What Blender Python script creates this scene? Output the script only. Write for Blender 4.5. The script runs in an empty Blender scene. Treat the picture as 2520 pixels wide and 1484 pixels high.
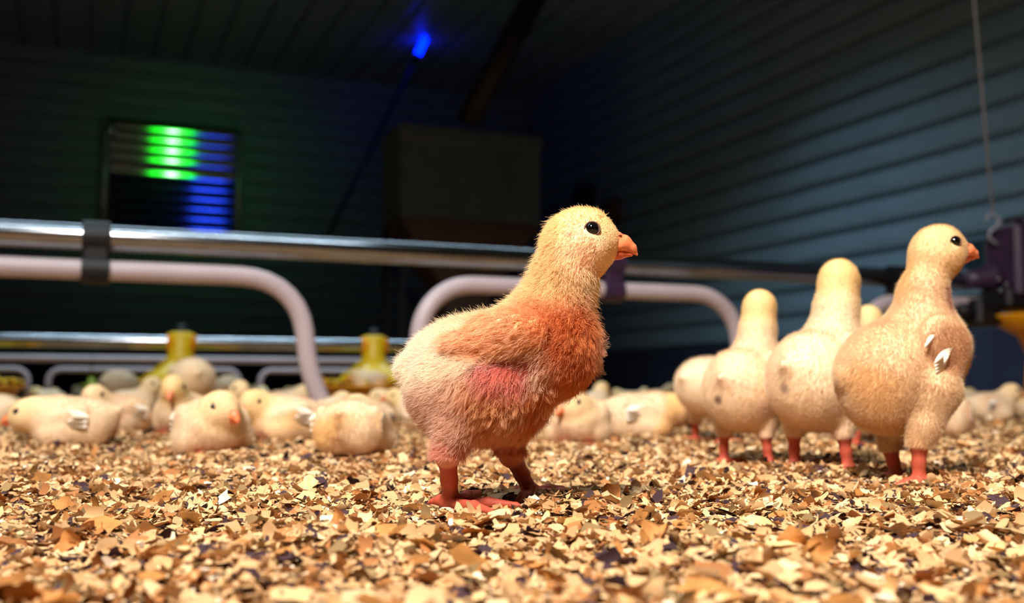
import bpy, math
import numpy as np
from mathutils import Matrix, Vector

rng = np.random.default_rng(7)
S = bpy.context.scene
COL = S.collection

# ------------------------------------------------------------------ camera, world, lights, exposure
F_PX, CX, CY, HOR, CAM_H = 2570.0, 1260.0, 742.0, 950.0, 0.0744
PITCH = math.atan((HOR - CY) / F_PX)
cam_d = bpy.data.cameras.new('camera')
cam_d.sensor_width = 36.0
cam_d.lens = F_PX / 2520.0 * 36.0
cam_d.clip_start = 0.02
cam_d.dof.use_dof = True
cam_d.dof.focus_distance = 0.60
cam_d.dof.aperture_fstop = 7.2
cam = bpy.data.objects.new('camera', cam_d)
cam.location = (0, 0, CAM_H)
cam.rotation_euler = (math.pi / 2 + PITCH, 0, 0)
COL.objects.link(cam)
S.camera = cam

S.view_settings.view_transform = 'Standard'
S.view_settings.look = 'None'
S.view_settings.gamma = 1.0
S.view_settings.use_curve_mapping = False
S.view_settings.exposure = 0.0
S.cycles.max_bounces = 6
S.cycles.diffuse_bounces = 3
S.cycles.glossy_bounces = 3
S.cycles.transmission_bounces = 4
S.cycles.caustics_reflective = False
S.cycles.caustics_refractive = False

W = bpy.data.worlds.new('barn_dark')
S.world = W
W.use_nodes = True
W.node_tree.nodes['Background'].inputs[0].default_value = (0.10, 0.16, 0.30, 1)
W.node_tree.nodes['Background'].inputs[1].default_value = 0.006

# barn axes: DIR runs along the feeder lines, NRM runs along the gable wall into the depth
VPX = 7500.0
_a = math.atan2(F_PX, VPX - CX)
DIR = np.array([math.cos(_a), math.sin(_a), 0.0])
NRM = np.array([-DIR[1], DIR[0], 0.0])
CEIL = 2.60


def area(name, loc, target, size, power, color, spread=180, size_y=None, spec=1.0, axis=None):
    l = bpy.data.lights.new(name, 'AREA')
    l.shape = 'RECTANGLE' if size_y else 'DISK'
    l.size = size
    if size_y:
        l.size_y = size_y
    l.energy = power
    l.color = color
    l.spread = math.radians(spread)
    l.specular_factor = spec
    o = bpy.data.objects.new(name, l)
    d = (Vector(target) - Vector(loc)).normalized()
    o.location = loc
    if size_y:
        # long side along DIR
        z = -d
        x = Vector(DIR if axis is None else axis)
        x = (x - z * x.dot(z)).normalized()
        y = z.cross(x)
        o.rotation_euler = Matrix((x, y, z)).transposed().to_euler()
    else:
        o.rotation_euler = d.to_track_quat('-Z', 'Y').to_euler()
    COL.objects.link(o)
    return o


LAMP_KEY = (-0.60, -0.90, 2.30)
KEY_AIM = (0.25, 0.90, 0.05)
area('ceiling_lamp_warm_offscreen', LAMP_KEY, KEY_AIM, 0.60, 46, (1.0, 0.945, 0.87), 84)
TUBE_A = np.array([-1.1, 1.1, 2.30])
area('ceiling_tube_front_offscreen', tuple(TUBE_A), (TUBE_A[0], TUBE_A[1], 0), 3.6, 22, (0.74, 0.92, 1.0), 114, 0.10)
TUBE_B = np.array([-0.75, 3.95, 2.30])
area('ceiling_tube_rear_offscreen', tuple(TUBE_B), (TUBE_B[0], TUBE_B[1], 0), 3.6, 38, (0.62, 0.86, 1.0), 114, 0.10)
GREEN_LAMP = 0.79 * DIR + 5.18 * NRM + np.array([0, 0, 2.22])
GREEN_AIM = GREEN_LAMP + NRM * 3 - np.array([0, 0, 0.6])
area('green_lamp_offscreen', tuple(GREEN_LAMP), tuple(GREEN_AIM), 0.46, 0.17, (0.003, 1.0, 0.010), 50)
area('green_lamp_core_offscreen', tuple(GREEN_LAMP + NRM * 0.012), tuple(GREEN_AIM + NRM * 0.012), 0.12, 0.035, (0.75, 1.0, 0.8), 50)
BLUE_SPOT = 1.785 * DIR - 0.85 * NRM + np.array([0, 0, 2.35])
area('blue_lamp_offscreen', tuple(BLUE_SPOT), (-2.33, 7.9, 1.30), 0.50, 0.060, (0.02, 0.07, 1.0), 40, 0.12)


# ------------------------------------------------------------------ projection helpers
_c, _s = math.cos(PITCH), math.sin(PITCH)


def ray(px, py):
    x, y = (px - CX) / F_PX, -(py - CY) / F_PX
    return np.array([x, _c - y * _s, _s + y * _c])


def at(px, py, Y):
    r = ray(px, py)
    return np.array([0, 0, CAM_H]) + r * (Y / r[1])


def ground(px, py, z=0.0):
    r = ray(px, py)
    return np.array([0, 0, CAM_H]) + r * ((z - CAM_H) / r[2])


def on_plane(px, py, p, n):
    r = ray(px, py)
    o = np.array([0, 0, CAM_H])
    return o + r * (np.dot(np.asarray(p) - o, n) / np.dot(r, n))


# ------------------------------------------------------------------ materials
def lin(r, g, b):
    f = lambda c: c / 12.92 if c <= 0.04045 else ((c + 0.055) / 1.055) ** 2.4
    return tuple(f(v / 255.0) for v in (r, g, b))


def new_mat(name):
    m = bpy.data.materials.new(name)
    m.use_nodes = True
    nt = m.node_tree
    return m, nt, nt.nodes['Principled BSDF']


def noisy(name, rgb, rough=0.5, metal=0.0, scale=20.0, amount=0.25, bump=0.0, spec=0.5, stretch=None, bump_scale=None):
    """principled material with a procedural mottling of its colour"""
    m, nt, b = new_mat(name)
    N = nt.nodes
    L = nt.links.new
    tc = N.new('ShaderNodeTexCoord')
    mp = N.new('ShaderNodeMapping')
    if stretch:
        mp.inputs['Scale'].default_value = stretch
    L(tc.outputs['Object'], mp.inputs['Vector'])
    nz = N.new('ShaderNodeTexNoise')
    nz.inputs['Scale'].default_value = scale
    nz.inputs['Detail'].default_value = 5
    L(mp.outputs['Vector'], nz.inputs['Vector'])
    r = N.new('ShaderNodeValToRGB')
    c = np.array(lin(*rgb))
    r.color_ramp.elements[0].position = 0.3
    r.color_ramp.elements[1].position = 0.7
    r.color_ramp.elements[0].color = tuple(c * (1 - amount)) + (1,)
    r.color_ramp.elements[1].color = tuple(np.minimum(c * (1 + amount * 0.6), 1)) + (1,)
    L(nz.outputs['Fac'], r.inputs['Fac'])
    L(r.outputs['Color'], b.inputs['Base Color'])
    b.inputs['Roughness'].default_value = rough
    b.inputs['Metallic'].default_value = metal
    b.inputs['Specular IOR Level'].default_value = spec
    if bump:
        bp = N.new('ShaderNodeBump')
        bp.inputs['Strength'].default_value = bump
        bp.inputs['Distance'].default_value = 0.002
        n2 = N.new('ShaderNodeTexNoise')
        n2.inputs['Scale'].default_value = bump_scale or scale * 6
        L(mp.outputs['Vector'], n2.inputs['Vector'])
        L(n2.outputs['Fac'], bp.inputs['Height'])
        L(bp.outputs['Normal'], b.inputs['Normal'])
    return m


def attr_mat(name, rough=0.6, trans=0.0, bump=0.0, bump_scale=900.0, spec=0.3, sss=0.0):
    m, nt, b = new_mat(name)
    N = nt.nodes
    L = nt.links.new
    a = N.new('ShaderNodeAttribute')
    a.attribute_name = 'col'
    L(a.outputs['Color'], b.inputs['Base Color'])
    b.inputs['Roughness'].default_value = rough
    b.inputs['Specular IOR Level'].default_value = spec
    if sss:
        b.inputs['Subsurface Weight'].default_value = sss
        b.inputs['Subsurface Radius'].default_value = (1.0, 0.4, 0.25)
        b.inputs['Subsurface Scale'].default_value = 0.003
    if bump:
        tc = N.new('ShaderNodeTexCoord')
        v = N.new('ShaderNodeTexVoronoi')
        v.inputs['Scale'].default_value = bump_scale
        L(tc.outputs['Object'], v.inputs['Vector'])
        bp = N.new('ShaderNodeBump')
        bp.inputs['Strength'].default_value = bump
        bp.inputs['Distance'].default_value = 0.0006
        L(v.outputs['Distance'], bp.inputs['Height'])
        L(bp.outputs['Normal'], b.inputs['Normal'])
    if trans:
        tr = N.new('ShaderNodeBsdfTranslucent')
        L(a.outputs['Color'], tr.inputs['Color'])
        mx = N.new('ShaderNodeMixShader')
        mx.inputs[0].default_value = trans
        L(b.outputs[0], mx.inputs[1])
        L(tr.outputs[0], mx.inputs[2])
        L(mx.outputs[0], N['Material Output'].inputs['Surface'])
    return m


def emit_mat(name, rgb, strength):
    m, nt, b = new_mat(name)
    b.inputs['Base Color'].default_value = tuple(rgb) + (1,)
    b.inputs['Emission Color'].default_value = tuple(rgb) + (1,)
    b.inputs['Emission Strength'].default_value = strength
    return m


M = {}
M['skin'] = attr_mat('chick_skin', rough=0.55, bump=0.35, bump_scale=1100.0, spec=0.25)
M['down'] = attr_mat('chick_down', rough=0.8, trans=0.46, spec=0.08)
M['chip'] = attr_mat('wood_shavings', rough=0.7, trans=0.12, spec=0.2)
M['beak'] = noisy('beak_horn', (230, 130, 84), rough=0.32, scale=160, amount=0.14, bump=0.08)
M['lower_beak'] = noisy('lower_beak_horn', (210, 98, 60), rough=0.35, scale=160, amount=0.14, bump=0.08)
M['nostril'] = noisy('nostril_dark', (120, 52, 36), rough=0.8, scale=300)
M['eye'] = noisy('eye_black', (9, 7, 7), rough=0.06, scale=100, amount=0.1, spec=0.6)
M['eyelid'] = noisy('eyelid_skin', (110, 76, 60), rough=0.7, scale=500, amount=0.2)
M['feather'] = noisy('white_feather', (236, 220, 202), rough=0.6, scale=400, amount=0.10, stretch=(1, 8, 1))
M['wall'] = noisy('pale_cladding', (124, 156, 180), rough=0.42, scale=3.0, amount=0.12, bump=0.05, stretch=(1, 1, 6))
M['back'] = M['wall']
M['ceil'] = M['wall']
M['joint'] = M['wall']
M['plinth'] = noisy('blue_plinth', (44, 54, 84), rough=0.75, scale=6.0, amount=0.25, bump=0.1)
M['floor'] = noisy('litter_bed', (168, 120, 78), rough=0.9, scale=90.0, amount=0.6, bump=0.8, spec=0.1)
M['steel'] = noisy('galvanised_pipe', (168, 172, 180), rough=0.19, metal=1.0, scale=14, amount=0.16, stretch=(1, 1, 1))
M['louvre'] = noisy('polished_louvre', (210, 214, 220), rough=0.07, metal=1.0, scale=10, amount=0.10)
M['frame'] = noisy('pale_frame', (196, 200, 214), rough=0.35, metal=0.5, scale=10, amount=0.1)
M['pvc'] = noisy('white_pvc', (198, 178, 182), rough=0.4, scale=12, amount=0.07)
M['black'] = noisy('black_plastic', (16, 12, 18), rough=0.55, scale=30, amount=0.3)
M['purple'] = noisy('dark_purple_plastic', (58, 34, 62), rough=0.42, scale=30, amount=0.25)
M['yellow'] = noisy('yellow_plastic', (232, 196, 24), rough=0.4, scale=25, amount=0.12)
M['orange'] = noisy('orange_yellow_plastic', (240, 160, 8), rough=0.4, scale=25, amount=0.10)
M['feed'] = noisy('feed_crumb', (150, 110, 66), rough=0.9, scale=220, amount=0.5, bump=0.6)
M['hopper'] = noisy('grey_hopper', (100, 106, 110), rough=0.45, metal=0.2, scale=6, amount=0.15)
M['brown'] = noisy('brown_hopper_cone', (92, 60, 44), rough=0.6, scale=8, amount=0.3)
M['wire'] = noisy('steel_wire', (150, 150, 160), rough=0.5, metal=0.2, scale=50, amount=0.2)
M['teal'] = noisy('dark_teal_box', (24, 52, 66), rough=0.5, scale=12, amount=0.2)
M['bluepipe'] = noisy('blue_pipe', (36, 60, 170), rough=0.3, scale=14, amount=0.2)
M['housing'] = noisy('lamp_housing', (215, 215, 210), rough=0.4, scale=10, amount=0.08)
M['blue_led'] = emit_mat('blue_led', (0.0, 0.010, 1.0), 9.0)


# ------------------------------------------------------------------ mesh helpers
def link(o, parent=None):
    COL.objects.link(o)
    if parent is not None:
        o.parent = parent
    return o


def mesh_obj(name, v, f, mat, parent=None, smooth=True, col=None, loc=None):
    me = bpy.data.meshes.new(name)
    v = np.asarray(v, dtype=np.float32)
    if isinstance(f, np.ndarray):
        n, k = f.shape
        me.vertices.add(len(v))
        me.vertices.foreach_set('co', v.ravel())
        me.loops.add(n * k)
        me.loops.foreach_set('vertex_index', f.astype(np.int32).ravel())
        me.polygons.add(n)
        me.polygons.foreach_set('loop_start', np.arange(0, n * k, k, dtype=np.int32))
        me.polygons.foreach_set('loop_total', np.full(n, k, dtype=np.int32))
        me.update(calc_edges=True)
    else:
        me.from_pydata([tuple(p) for p in v], [], f)
        me.update()
    me.polygons.foreach_set('use_smooth', np.full(len(me.polygons), bool(smooth)))
    if col is not None:
        a = me.attributes.new('col', 'FLOAT_COLOR', 'POINT')
        c4 = np.ones((len(v), 4), dtype=np.float32)
        c4[:, :3] = col
        a.data.foreach_set('color', c4.ravel())
    me.materials.append(mat)
    o = bpy.data.objects.new(name, me)
    if loc is not None:
        o.location = loc
    return link(o, parent)


def empty(name, loc=(0, 0, 0), rz=0.0):
    o = bpy.data.objects.new(name, None)
    o.empty_display_size = 0.02
    o.location = loc
    o.rotation_euler = (0, 0, rz)
    return link(o)


def tag(o, label=None, cat=None, group=None, kind=None):
    for k, val in (('label', label), ('category', cat), ('group', group), ('kind', kind)):
        if val:
            o[k] = val
    return o


def tube_geo(path, r, seg=16, caps=True):
    P = np.asarray(path, dtype=float)
    n = len(P)
    R = np.full(n, r) if np.isscalar(r) else np.asarray(r)
    T = np.gradient(P, axis=0)
    T /= np.linalg.norm(T, axis=1)[:, None]
    up = np.array([0, 0, 1.0]) if abs(T[0, 2]) < 0.9 else np.array([1.0, 0, 0])
    V, Fc = [], []
    u = np.cross(up, T[0])
    for i in range(n):
        u = u - T[i] * np.dot(u, T[i])
        u /= np.linalg.norm(u)
        w = np.cross(T[i], u)
        for k in range(seg):
            a = 2 * math.pi * k / seg
            V.append(P[i] + R[i] * (math.cos(a) * u + math.sin(a) * w))
    for i in range(n - 1):
        for k in range(seg):
            a, b = i * seg + k, i * seg + (k + 1) % seg
            Fc.append((a, b, b + seg, a + seg))
    if caps:
        Fc.append(tuple(range(seg - 1, -1, -1)))
        Fc.append(tuple(range((n - 1) * seg, n * seg)))
    return np.array(V), Fc


def tube(name, path, r, mat, parent=None, seg=16, caps=True):
    v, f = tube_geo(path, r, seg, caps)
    return mesh_obj(name, v, f, mat, parent)


def box_geo(c, ax, ay, az, bevel=0.0):
    """box with centre c and half axes ax, ay, az (vectors); chamfered vertical look via inset corners"""
    c, ax, ay, az = (np.asarray(q, dtype=float) for q in (c, ax, ay, az))
    if bevel <= 0:
        V = [c + sx * ax + sy * ay + sz * az for sz in (-1, 1) for sy in (-1, 1) for sx in (-1, 1)]
        Fc = [(0, 2, 3, 1), (4, 5, 7, 6), (0, 1, 5, 4), (2, 6, 7, 3), (0, 4, 6, 2), (1, 3, 7, 5)]
        return np.array(V), Fc
    la, lb, lc = (np.linalg.norm(q) for q in (ax, ay, az))
    V = []
    idx = {}
    for sx in (-1, 1):
        for sy in (-1, 1):
            for sz in (-1, 1):
                for k in range(3):
                    q = [ax * sx * (1 if k == 0 else 1 - bevel / la), ay * sy * (1 if k == 1 else 1 - bevel / lb), az * sz * (1 if k == 2 else 1 - bevel / lc)]
                    idx[(sx, sy, sz, k)] = len(V)
                    V.append(c + sum(q))
    Fc = []
    ss = (-1, 1)
    for s in ss:
        Fc.append([idx[(s, a, b, 0)] for a, b in ((-1, -1), (1, -1), (1, 1), (-1, 1))][::s])
        Fc.append([idx[(b, s, a, 1)] for a, b in ((-1, -1), (1, -1), (1, 1), (-1, 1))][::s])
        Fc.append([idx[(a, b, s, 2)] for a, b in ((-1, -1), (1, -1), (1, 1), (-1, 1))][::s])
    for a in ss:
        for b in ss:
            Fc.append([idx[(a, b, -1, 0)], idx[(a, b, 1, 0)], idx[(a, b, 1, 1)], idx[(a, b, -1, 1)]])
            Fc.append([idx[(a, -1, b, 0)], idx[(a, 1, b, 0)], idx[(a, 1, b, 2)], idx[(a, -1, b, 2)]])
            Fc.append([idx[(-1, a, b, 1)], idx[(1, a, b, 1)], idx[(1, a, b, 2)], idx[(-1, a, b, 2)]])
            for d in ss:
                Fc.append([idx[(a, b, d, 0)], idx[(a, b, d, 1)], idx[(a, b, d, 2)]])
    out = []
    V = np.array(V)
    for q in Fc:
        p = V[q]
        n = np.cross(p[1] - p[0], p[2] - p[0])
        out.append(tuple(q) if np.dot(n, p.mean(0) - c) > 0 else tuple(q[::-1]))
    return V, out


def box(name, c, ax, ay, az, mat, parent=None, bevel=0.0):
    v, f = box_geo(c, ax, ay, az, bevel)
    return mesh_obj(name, v, f, mat, parent, smooth=False)


def lathe_geo(profile, seg=32, center=(0, 0, 0), closed=False):
    V, Fc = [], []
    n = len(profile)
    for r, z in profile:
        for k in range(seg):
            a = 2 * math.pi * k / seg
            V.append((center[0] + r * math.cos(a), center[1] + r * math.sin(a), center[2] + z))
    for i in range(n if closed else n - 1):
        j = (i + 1) % n
        for k in range(seg):
            k2 = (k + 1) % seg
            Fc.append((i * seg + k, i * seg + k2, j * seg + k2, j * seg + k))
    return np.array(V), Fc


def lathe(name, profile, mat, parent=None, seg=32, center=(0, 0, 0), closed=False):
    v, f = lathe_geo(profile, seg, center, closed)
    return mesh_obj(name, v, f, mat, parent)


Z = np.array([0, 0, 1.0])

# ------------------------------------------------------------------ the room
CORNER = at(1296, 244, 8.9)
CEIL = float(CORNER[2])
CORNER[2] = 0
PL_H = 0.315


def boards(parent, base, along, length, across, n, pitch, face, mat, name, off=0.0):
    """cladding boards with bevelled edges: along = board direction, across = stacking direction, face = direction into the room"""
    v0, f0 = None, None
    hw, t = pitch / 2 - 0.011, 0.030
    prof = [(-hw, 0), (-hw + 0.006, t), (-hw + 0.035, t + 0.004), (hw - 0.03, t + 0.002), (hw - 0.006, t), (hw, 0)]
    V = []
    for s in (0, length):
        for p, q in prof:
            V.append(along * s + across * p + face * q)
    k = len(prof)
    Fc = [(i, i + 1, i + 1 + k, i + k) for i in range(k - 1)] + [tuple(range(k)), tuple(range(2 * k - 1, k - 1, -1))]
    me = None
    for i in range(n):
        c = base + across * (off + pitch * (i + 0.5))
        if me is None:
            o = mesh_obj(name, V, Fc, mat, parent, smooth=False)
            me = o.data
        else:
            o = link(bpy.data.objects.new(name, me), parent)
        o.location = c
    return me


# floor
fl = 14.0
fc = CORNER - DIR * 4 - NRM * 4.5
v, f = box_geo(fc + np.array([0, 0, -0.031]), DIR * 5.2, NRM * 6.2, Z * 0.03)
floor = tag(mesh_obj('floor', v, f, M['floor'], smooth=False), 'barn floor covered with wood shavings litter', 'floor', kind='structure')

# gable wall (runs into the depth) with a blue plinth and horizontal cladding boards
wr = box('wall_right', CORNER - NRM * 5.0 + DIR * 0.06 + Z * (CEIL / 2), DIR * 0.05, NRM * 5.2, Z * (CEIL / 2), M['joint'])
tag(wr, 'pale ribbed cladding wall above a dark blue plinth', 'wall', kind='structure')
nb = int((CEIL - PL_H) / 0.140) + 1
pit = (CEIL - PL_H) / nb
boards(wr, CORNER + DIR * 0.012 + Z * PL_H, -NRM, 10.0, Z, nb, pit, -DIR, M['wall'], 'cladding_board')
box('plinth', CORNER - NRM * 5.0 - DIR * 0.005 + Z * (PL_H / 2), DIR * 0.02, NRM * 5.0, Z * (PL_H / 2 - 0.002), M['plinth'], wr)
# side wall behind everything
wb = box('wall_back', CORNER - DIR * 4.6 + NRM * 0.06 + Z * (CEIL / 2), DIR * 4.75, NRM * 0.05, Z * (CEIL / 2), M['joint'])
tag(wb, 'shadowed grey ribbed wall behind the flock', 'wall', kind='structure')
boards(wb, CORNER + NRM * 0.01 + Z * PL_H, -DIR, 9.2, Z, nb, pit, -NRM, M['back'], 'cladding_board')
box('plinth', CORNER - DIR * 4.6 - NRM * 0.005 + Z * (PL_H / 2), DIR * 4.58, NRM * 0.02, Z * (PL_H / 2 - 0.002), M['plinth'], wb)
# ceiling with sheets parallel to the gable wall
ce = box('ceiling', CORNER - DIR * 4.6 - NRM * 4.6 + Z * (CEIL + 0.045), DIR * 4.75, NRM * 4.75, Z * 0.03, M['joint'])
tag(ce, 'dark ribbed metal ceiling of the barn', 'ceiling', kind='structure')
boards(ce, CORNER + Z * (CEIL + 0.015), -NRM, 9.3, -DIR, 42, 0.22, -Z, M['ceil'], 'ceiling_sheet')


def on_right(px, py, off=0.02):
    return on_plane(px, py, CORNER - DIR * off, DIR)


def on_back(px, py, off=0.02):
    return on_plane(px, py, CORNER - NRM * off, NRM)


# ------------------------------------------------------------------ feeder line with white tube guards
L1 = at(780, 612, 2.25)
P1 = lambda t, z=None: np.array([L1[0], L1[1], 0]) + DIR * t + Z * (L1[2] if z is None else z)
line = tag(empty('feed_pipe_line', P1(0)), 'long galvanised feed pipe carried above the white looped tubes', 'pipe')
o0 = P1(0)
tube('pipe', [P1(-2.2) - o0, P1(0) - o0, P1(1.86) - o0], 0.0255, M['steel'], line, seg=32)


def clamp(t, mat, zt, parent, r1=0.0275, r2=0.023, w=0.026):
    a = P1(t)
    b = P1(t, zt)
    g = empty('x')
    bpy.data.objects.remove(g)
    vs, fs = [], []

    def add(v, f):
        n = sum(len(q) for q in vs)
        vs.append(v)
        fs.extend([tuple(i + n for i in q) for q in f])
    add(*tube_geo([a - DIR * w - o0, a + DIR * w - o0], r1 + 0.006, 20))
    add(*tube_geo([b - DIR * w - o0, b + DIR * w - o0], r2 + 0.006, 20))
    c = (a + b) / 2 - o0
    add(*box_geo(c, DIR * w * 0.9, NRM * 0.024, Z * (abs(a[2] - b[2]) / 2), 0.004))
    return mesh_obj('clamp', np.vstack(vs), fs, mat, parent, smooth=False)


ZT = 0.306


def t_at(px):
    k = (px - CX) / F_PX
    a0, b0 = L1[0], L1[1]
    return (k * b0 - a0) / (DIR[0] - k * DIR[1])


clamp(t_at(228), M['black'], ZT, line)
clamp(t_at(1505), M['purple'], ZT, line)
clamp(t_at(2212), M['black'], ZT, line)


def loop_tube(pxa, pxb, label, ra=0.125, splay=0.02):
    """inverted U of white tube standing on the litter below the feed pipe"""
    ta = pxa if pxa < -5 else t_at(pxa)
    tb = t_at(pxb) if pxb is not None else None
    ta = -2.3 if pxa == -1 else t_at(pxa)
    pts = []
    r = ra
    n = 10

    def leg(t0, s):
        # from the ground up to the bend at t0, s=+1 the bend goes to larger t
        out = []
        for q in (0.004, 0.02, 0.06, 0.11, 0.15):
            out.append(P1(t0 - s * splay * max(0.0, (0.15 - q) / 0.15) ** 1.5 * 1.6, q))
        for k in range(n + 1):
            a = math.pi / 2 * k / n
            out.append(P1(t0 + s * r * (1 - math.cos(a)), ZT - r + r * math.sin(a)))
        return out
    pts += leg(ta, 1) if pxa != -1 else [P1(-2.3, ZT), P1(-1.5, ZT)]
    pts += leg(tb, -1)[::-1]
    c = (pts[0] + pts[-1]) / 2
    c[2] = 0
    P = np.array(pts) - c
    # resample densely for a smooth tube
    d = np.concatenate([[0], np.cumsum(np.linalg.norm(np.diff(P, axis=0), axis=1))])
    s = np.linspace(0, d[-1], 90)
    P = np.stack([np.interp(s, d, P[:, k]) for k in range(3)], 1)
    for _ in range(2):
        P[1:-1] = (P[:-2] + 2 * P[1:-1] + P[2:]) / 4
    o = tube('looped_tube', P, 0.0205, M['pvc'], seg=20)
    o.location = c
    return tag(o, label, 'tube', 'white looped tubes under the feed pipe')


loop_tube(-1, 752, 'white bent tube whose leg drops beside the yellow feeder pan', splay=0.035)
loop_tube(1030, 1818, 'complete white arched tube behind the large yellow chick')
loop_tube(2118, 2640, 'white arched tube passing behind the tall chick by the motor unit')

# drive unit at the end of the feed pipe
YE = 2.95
ue = empty('feeder_drive_unit', P1(t_at(2470), 0))
tag(ue, 'dark purple feeder motor unit with orange pan at the pipe end', 'motor')
uo = P1(t_at(2470), 0)
q = lambda px, py, dy=0.0: at(px, py, YE + dy) - uo
mm = at(2500, 640, YE) - uo
sc = YE / F_PX
mbox = box('motor_box', q(2508, 645), DIR * 0.070, NRM * 0.06, Z * 0.105, M['purple'], ue, 0.012)
box('motor_cap', q(2528, 556), DIR * 0.055, NRM * 0.05, Z * 0.03, M['black'], ue, 0.012)
tube('coupling_cone', [q(2368, 690), q(2400, 688), q(2440, 682), q(2450, 682)], [0.026, 0.028, 0.041, 0.041], M['purple'], ue, 24)
box('gear_case', q(2410, 770), DIR * 0.045, NRM * 0.045, Z * 0.038, M['black'], ue, 0.010)
tube('gear_shaft', [q(2372, 765, -0.05), q(2372, 765, 0.03)], 0.022, M['black'], ue, 20)
box('junction_block', q(2480, 735), DIR * 0.055, NRM * 0.055, Z * 0.030, M['black'], ue, 0.010)
for (bx, by) in ((2458, 688), (2478, 700), (2495, 690), (2462, 715), (2512, 702)):
    tube('bolt', [q(bx, by, -0.062), q(bx, by, -0.050)], 0.006, M['steel'], mbox, 10)
pc = q(2580, 790)
v, f = lathe_geo([(0.0, -0.10), (0.06, -0.095), (0.085, -0.03), (0.160, 0.012), (0.168, 0.016), (0.168, 0.010), (0.09, -0.036), (0.0, -0.09)], 40, tuple(pc))
mesh_obj('pan', v, f, M['orange'], ue)
tube('pan_post', [pc + Z * (-0.095 - 0.0), np.array([pc[0], pc[1], 0.004])], [0.058, 0.075], M['orange'], ue, 24)
tube('post', [pc + Z * -0.05, pc + Z * 0.05], 0.03, M['black'], ue, 16)

# suspension wire with its hook
YW = 2.92
wp = empty('suspension_wire', at(2446, 600, YW))
tag(wp, 'thin steel wire ending in a hook above the motor unit', 'wire')
wo = at(2446, 600, YW)
top = at(2392, -60, YW)
tdir = (top - at(2443, 525, YW))
top = at(2443, 525, YW) + tdir * ((CEIL - 0.02 - at(2443, 525, YW)[2]) / tdir[2])
tube('wire', [at(2443, 525, YW) - wo, (at(2443, 525, YW) + top) / 2 - wo, top - wo], 0.0040, M['wire'], wp, 8)
hk = [at(2443 + dx, 525 + dy, YW) - wo for dx, dy in ((0, 0), (12, 8), (17, 22), (8, 36), (-6, 44), (-10, 58), (2, 70), (14, 76))]
hk0 = [at(2443 + dx, 525 + dy, YW) - wo for dx, dy in ((-16, 20), (-12, 6), (0, 0))]
tube('hook', hk0 + hk[1:], 0.0045, M['wire'], wp, 8)

# dark control box on the gable wall and two small fixtures near the corner
def wall_box(name, pxa, pya, pxb, pyb, mat, label, cat, th=0.06, hit=on_right, along=NRM, face=DIR):
    a, b = hit(pxa, pya), hit(pxb, pyb)
    c = (a + b) / 2
    hw = abs(np.dot(b - a, along)) / 2
    hh = abs(a[2] - b[2]) / 2
    g = empty(name, c)
    tag(g, label, cat)
    box('body', -face * th * 0.35, face * th * 0.5, along * hw, Z * hh, mat, g, min(0.012, hh * 0.3))
    box('lid', -face * th * 0.95, face * th * 0.12, along * hw * 0.92, Z * hh * 0.92, mat, g, min(0.005, hh * 0.2))
    return g


wall_box('control_box', 2390, 596, 2452, 668, M['teal'], 'dark teal control box fixed to the gable wall', 'box', 0.05)
wall_box('wall_sensor', 1426, 466, 1464, 520, M['black'], 'small black sensor case on the gable wall near the corner', 'sensor', 0.06)
wall_box('switch_box', 1498, 497, 1526, 545, M['brown'], 'small brown switch case on the gable wall', 'switch', 0.06)

# ------------------------------------------------------------------ second feeder line with yellow pan feeders
L2 = at(920, 850, 3.25)
P2 = lambda t, z=None: np.array([L2[0], L2[1], 0]) + DIR * t + Z * (L2[2] if z is None else z)
l2 = tube('feed_pipe', [P2(-3.0) - P2(0), np.zeros(3), P2(0.50) - P2(0)], 0.019, M['steel'], seg=24)
l2.location = P2(0)
tag(l2, 'low galvanised feed pipe running through the yellow pan feeders', 'pipe')


def pan_feeder(t, label):
    c = P2(t, 0)
    g = empty('pan_feeder', c)
    tag(g, label, 'feeder', 'yellow pan feeders on the low pipe')
    zp = L2[2]
    pan = lathe('pan', [(0.0, 0.006), (0.085, 0.006), (0.100, 0.012), (0.163, 0.070), (0.170, 0.072), (0.170, 0.077), (0.160, 0.076), (0.094, 0.018), (0.0, 0.012)], M['orange'], g, 48)
    lathe('feed', [(0.10, 0.028), (0.05, 0.034), (0.0, 0.036)], M['feed'], g, 24)
    cone = lathe('cone', [(0.105, 0.085), (0.108, 0.090), (0.100, 0.105), (0.062, 0.134), (0.040, 0.155), (0.034, 0.175), (0.033, zp + 0.026), (0.028, zp + 0.030), (0.0, zp + 0.031)], M['yellow'], g, 40)
    tube('saddle', [-DIR * 0.040 + Z * zp, DIR * 0.040 + Z * zp], 0.026, M['orange'], g, 20)
    lathe('knob', [(0.016, zp + 0.030), (0.014, zp + 0.05), (0.0, zp + 0.054)], M['black'], cone, 16)
    for k in range(10):
        a = 2 * math.pi * (k + 0.5) / 10
        e = np.array([math.cos(a), math.sin(a), 0])
        tube('grill_arm', [e * 0.104 + Z * 0.088, e * 0.135 + Z * 0.094, e * 0.160 + Z * 0.088, e * 0.166 + Z * 0.074], 0.003, M['yellow'], g, 6)
    e = -DIR * 0.985 - NRM * 0.17
    box('rim_clip', e * 0.172 + Z * 0.084, DIR * 0.012, NRM * 0.010, Z * 0.016, M['orange'], pan, 0.003)
    return g


pan_feeder(0.0, 'yellow pan feeder with a chick sitting inside its orange dish')
pan_feeder(-0.574, 'yellow pan feeder half hidden by a huddle of chicks')
pan_feeder(-1.148, 'yellow pan feeder cut by the picture edge beside looped tubes')
pan_feeder(0.42, 'yellow pan feeder standing behind the large yellow chick')

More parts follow.
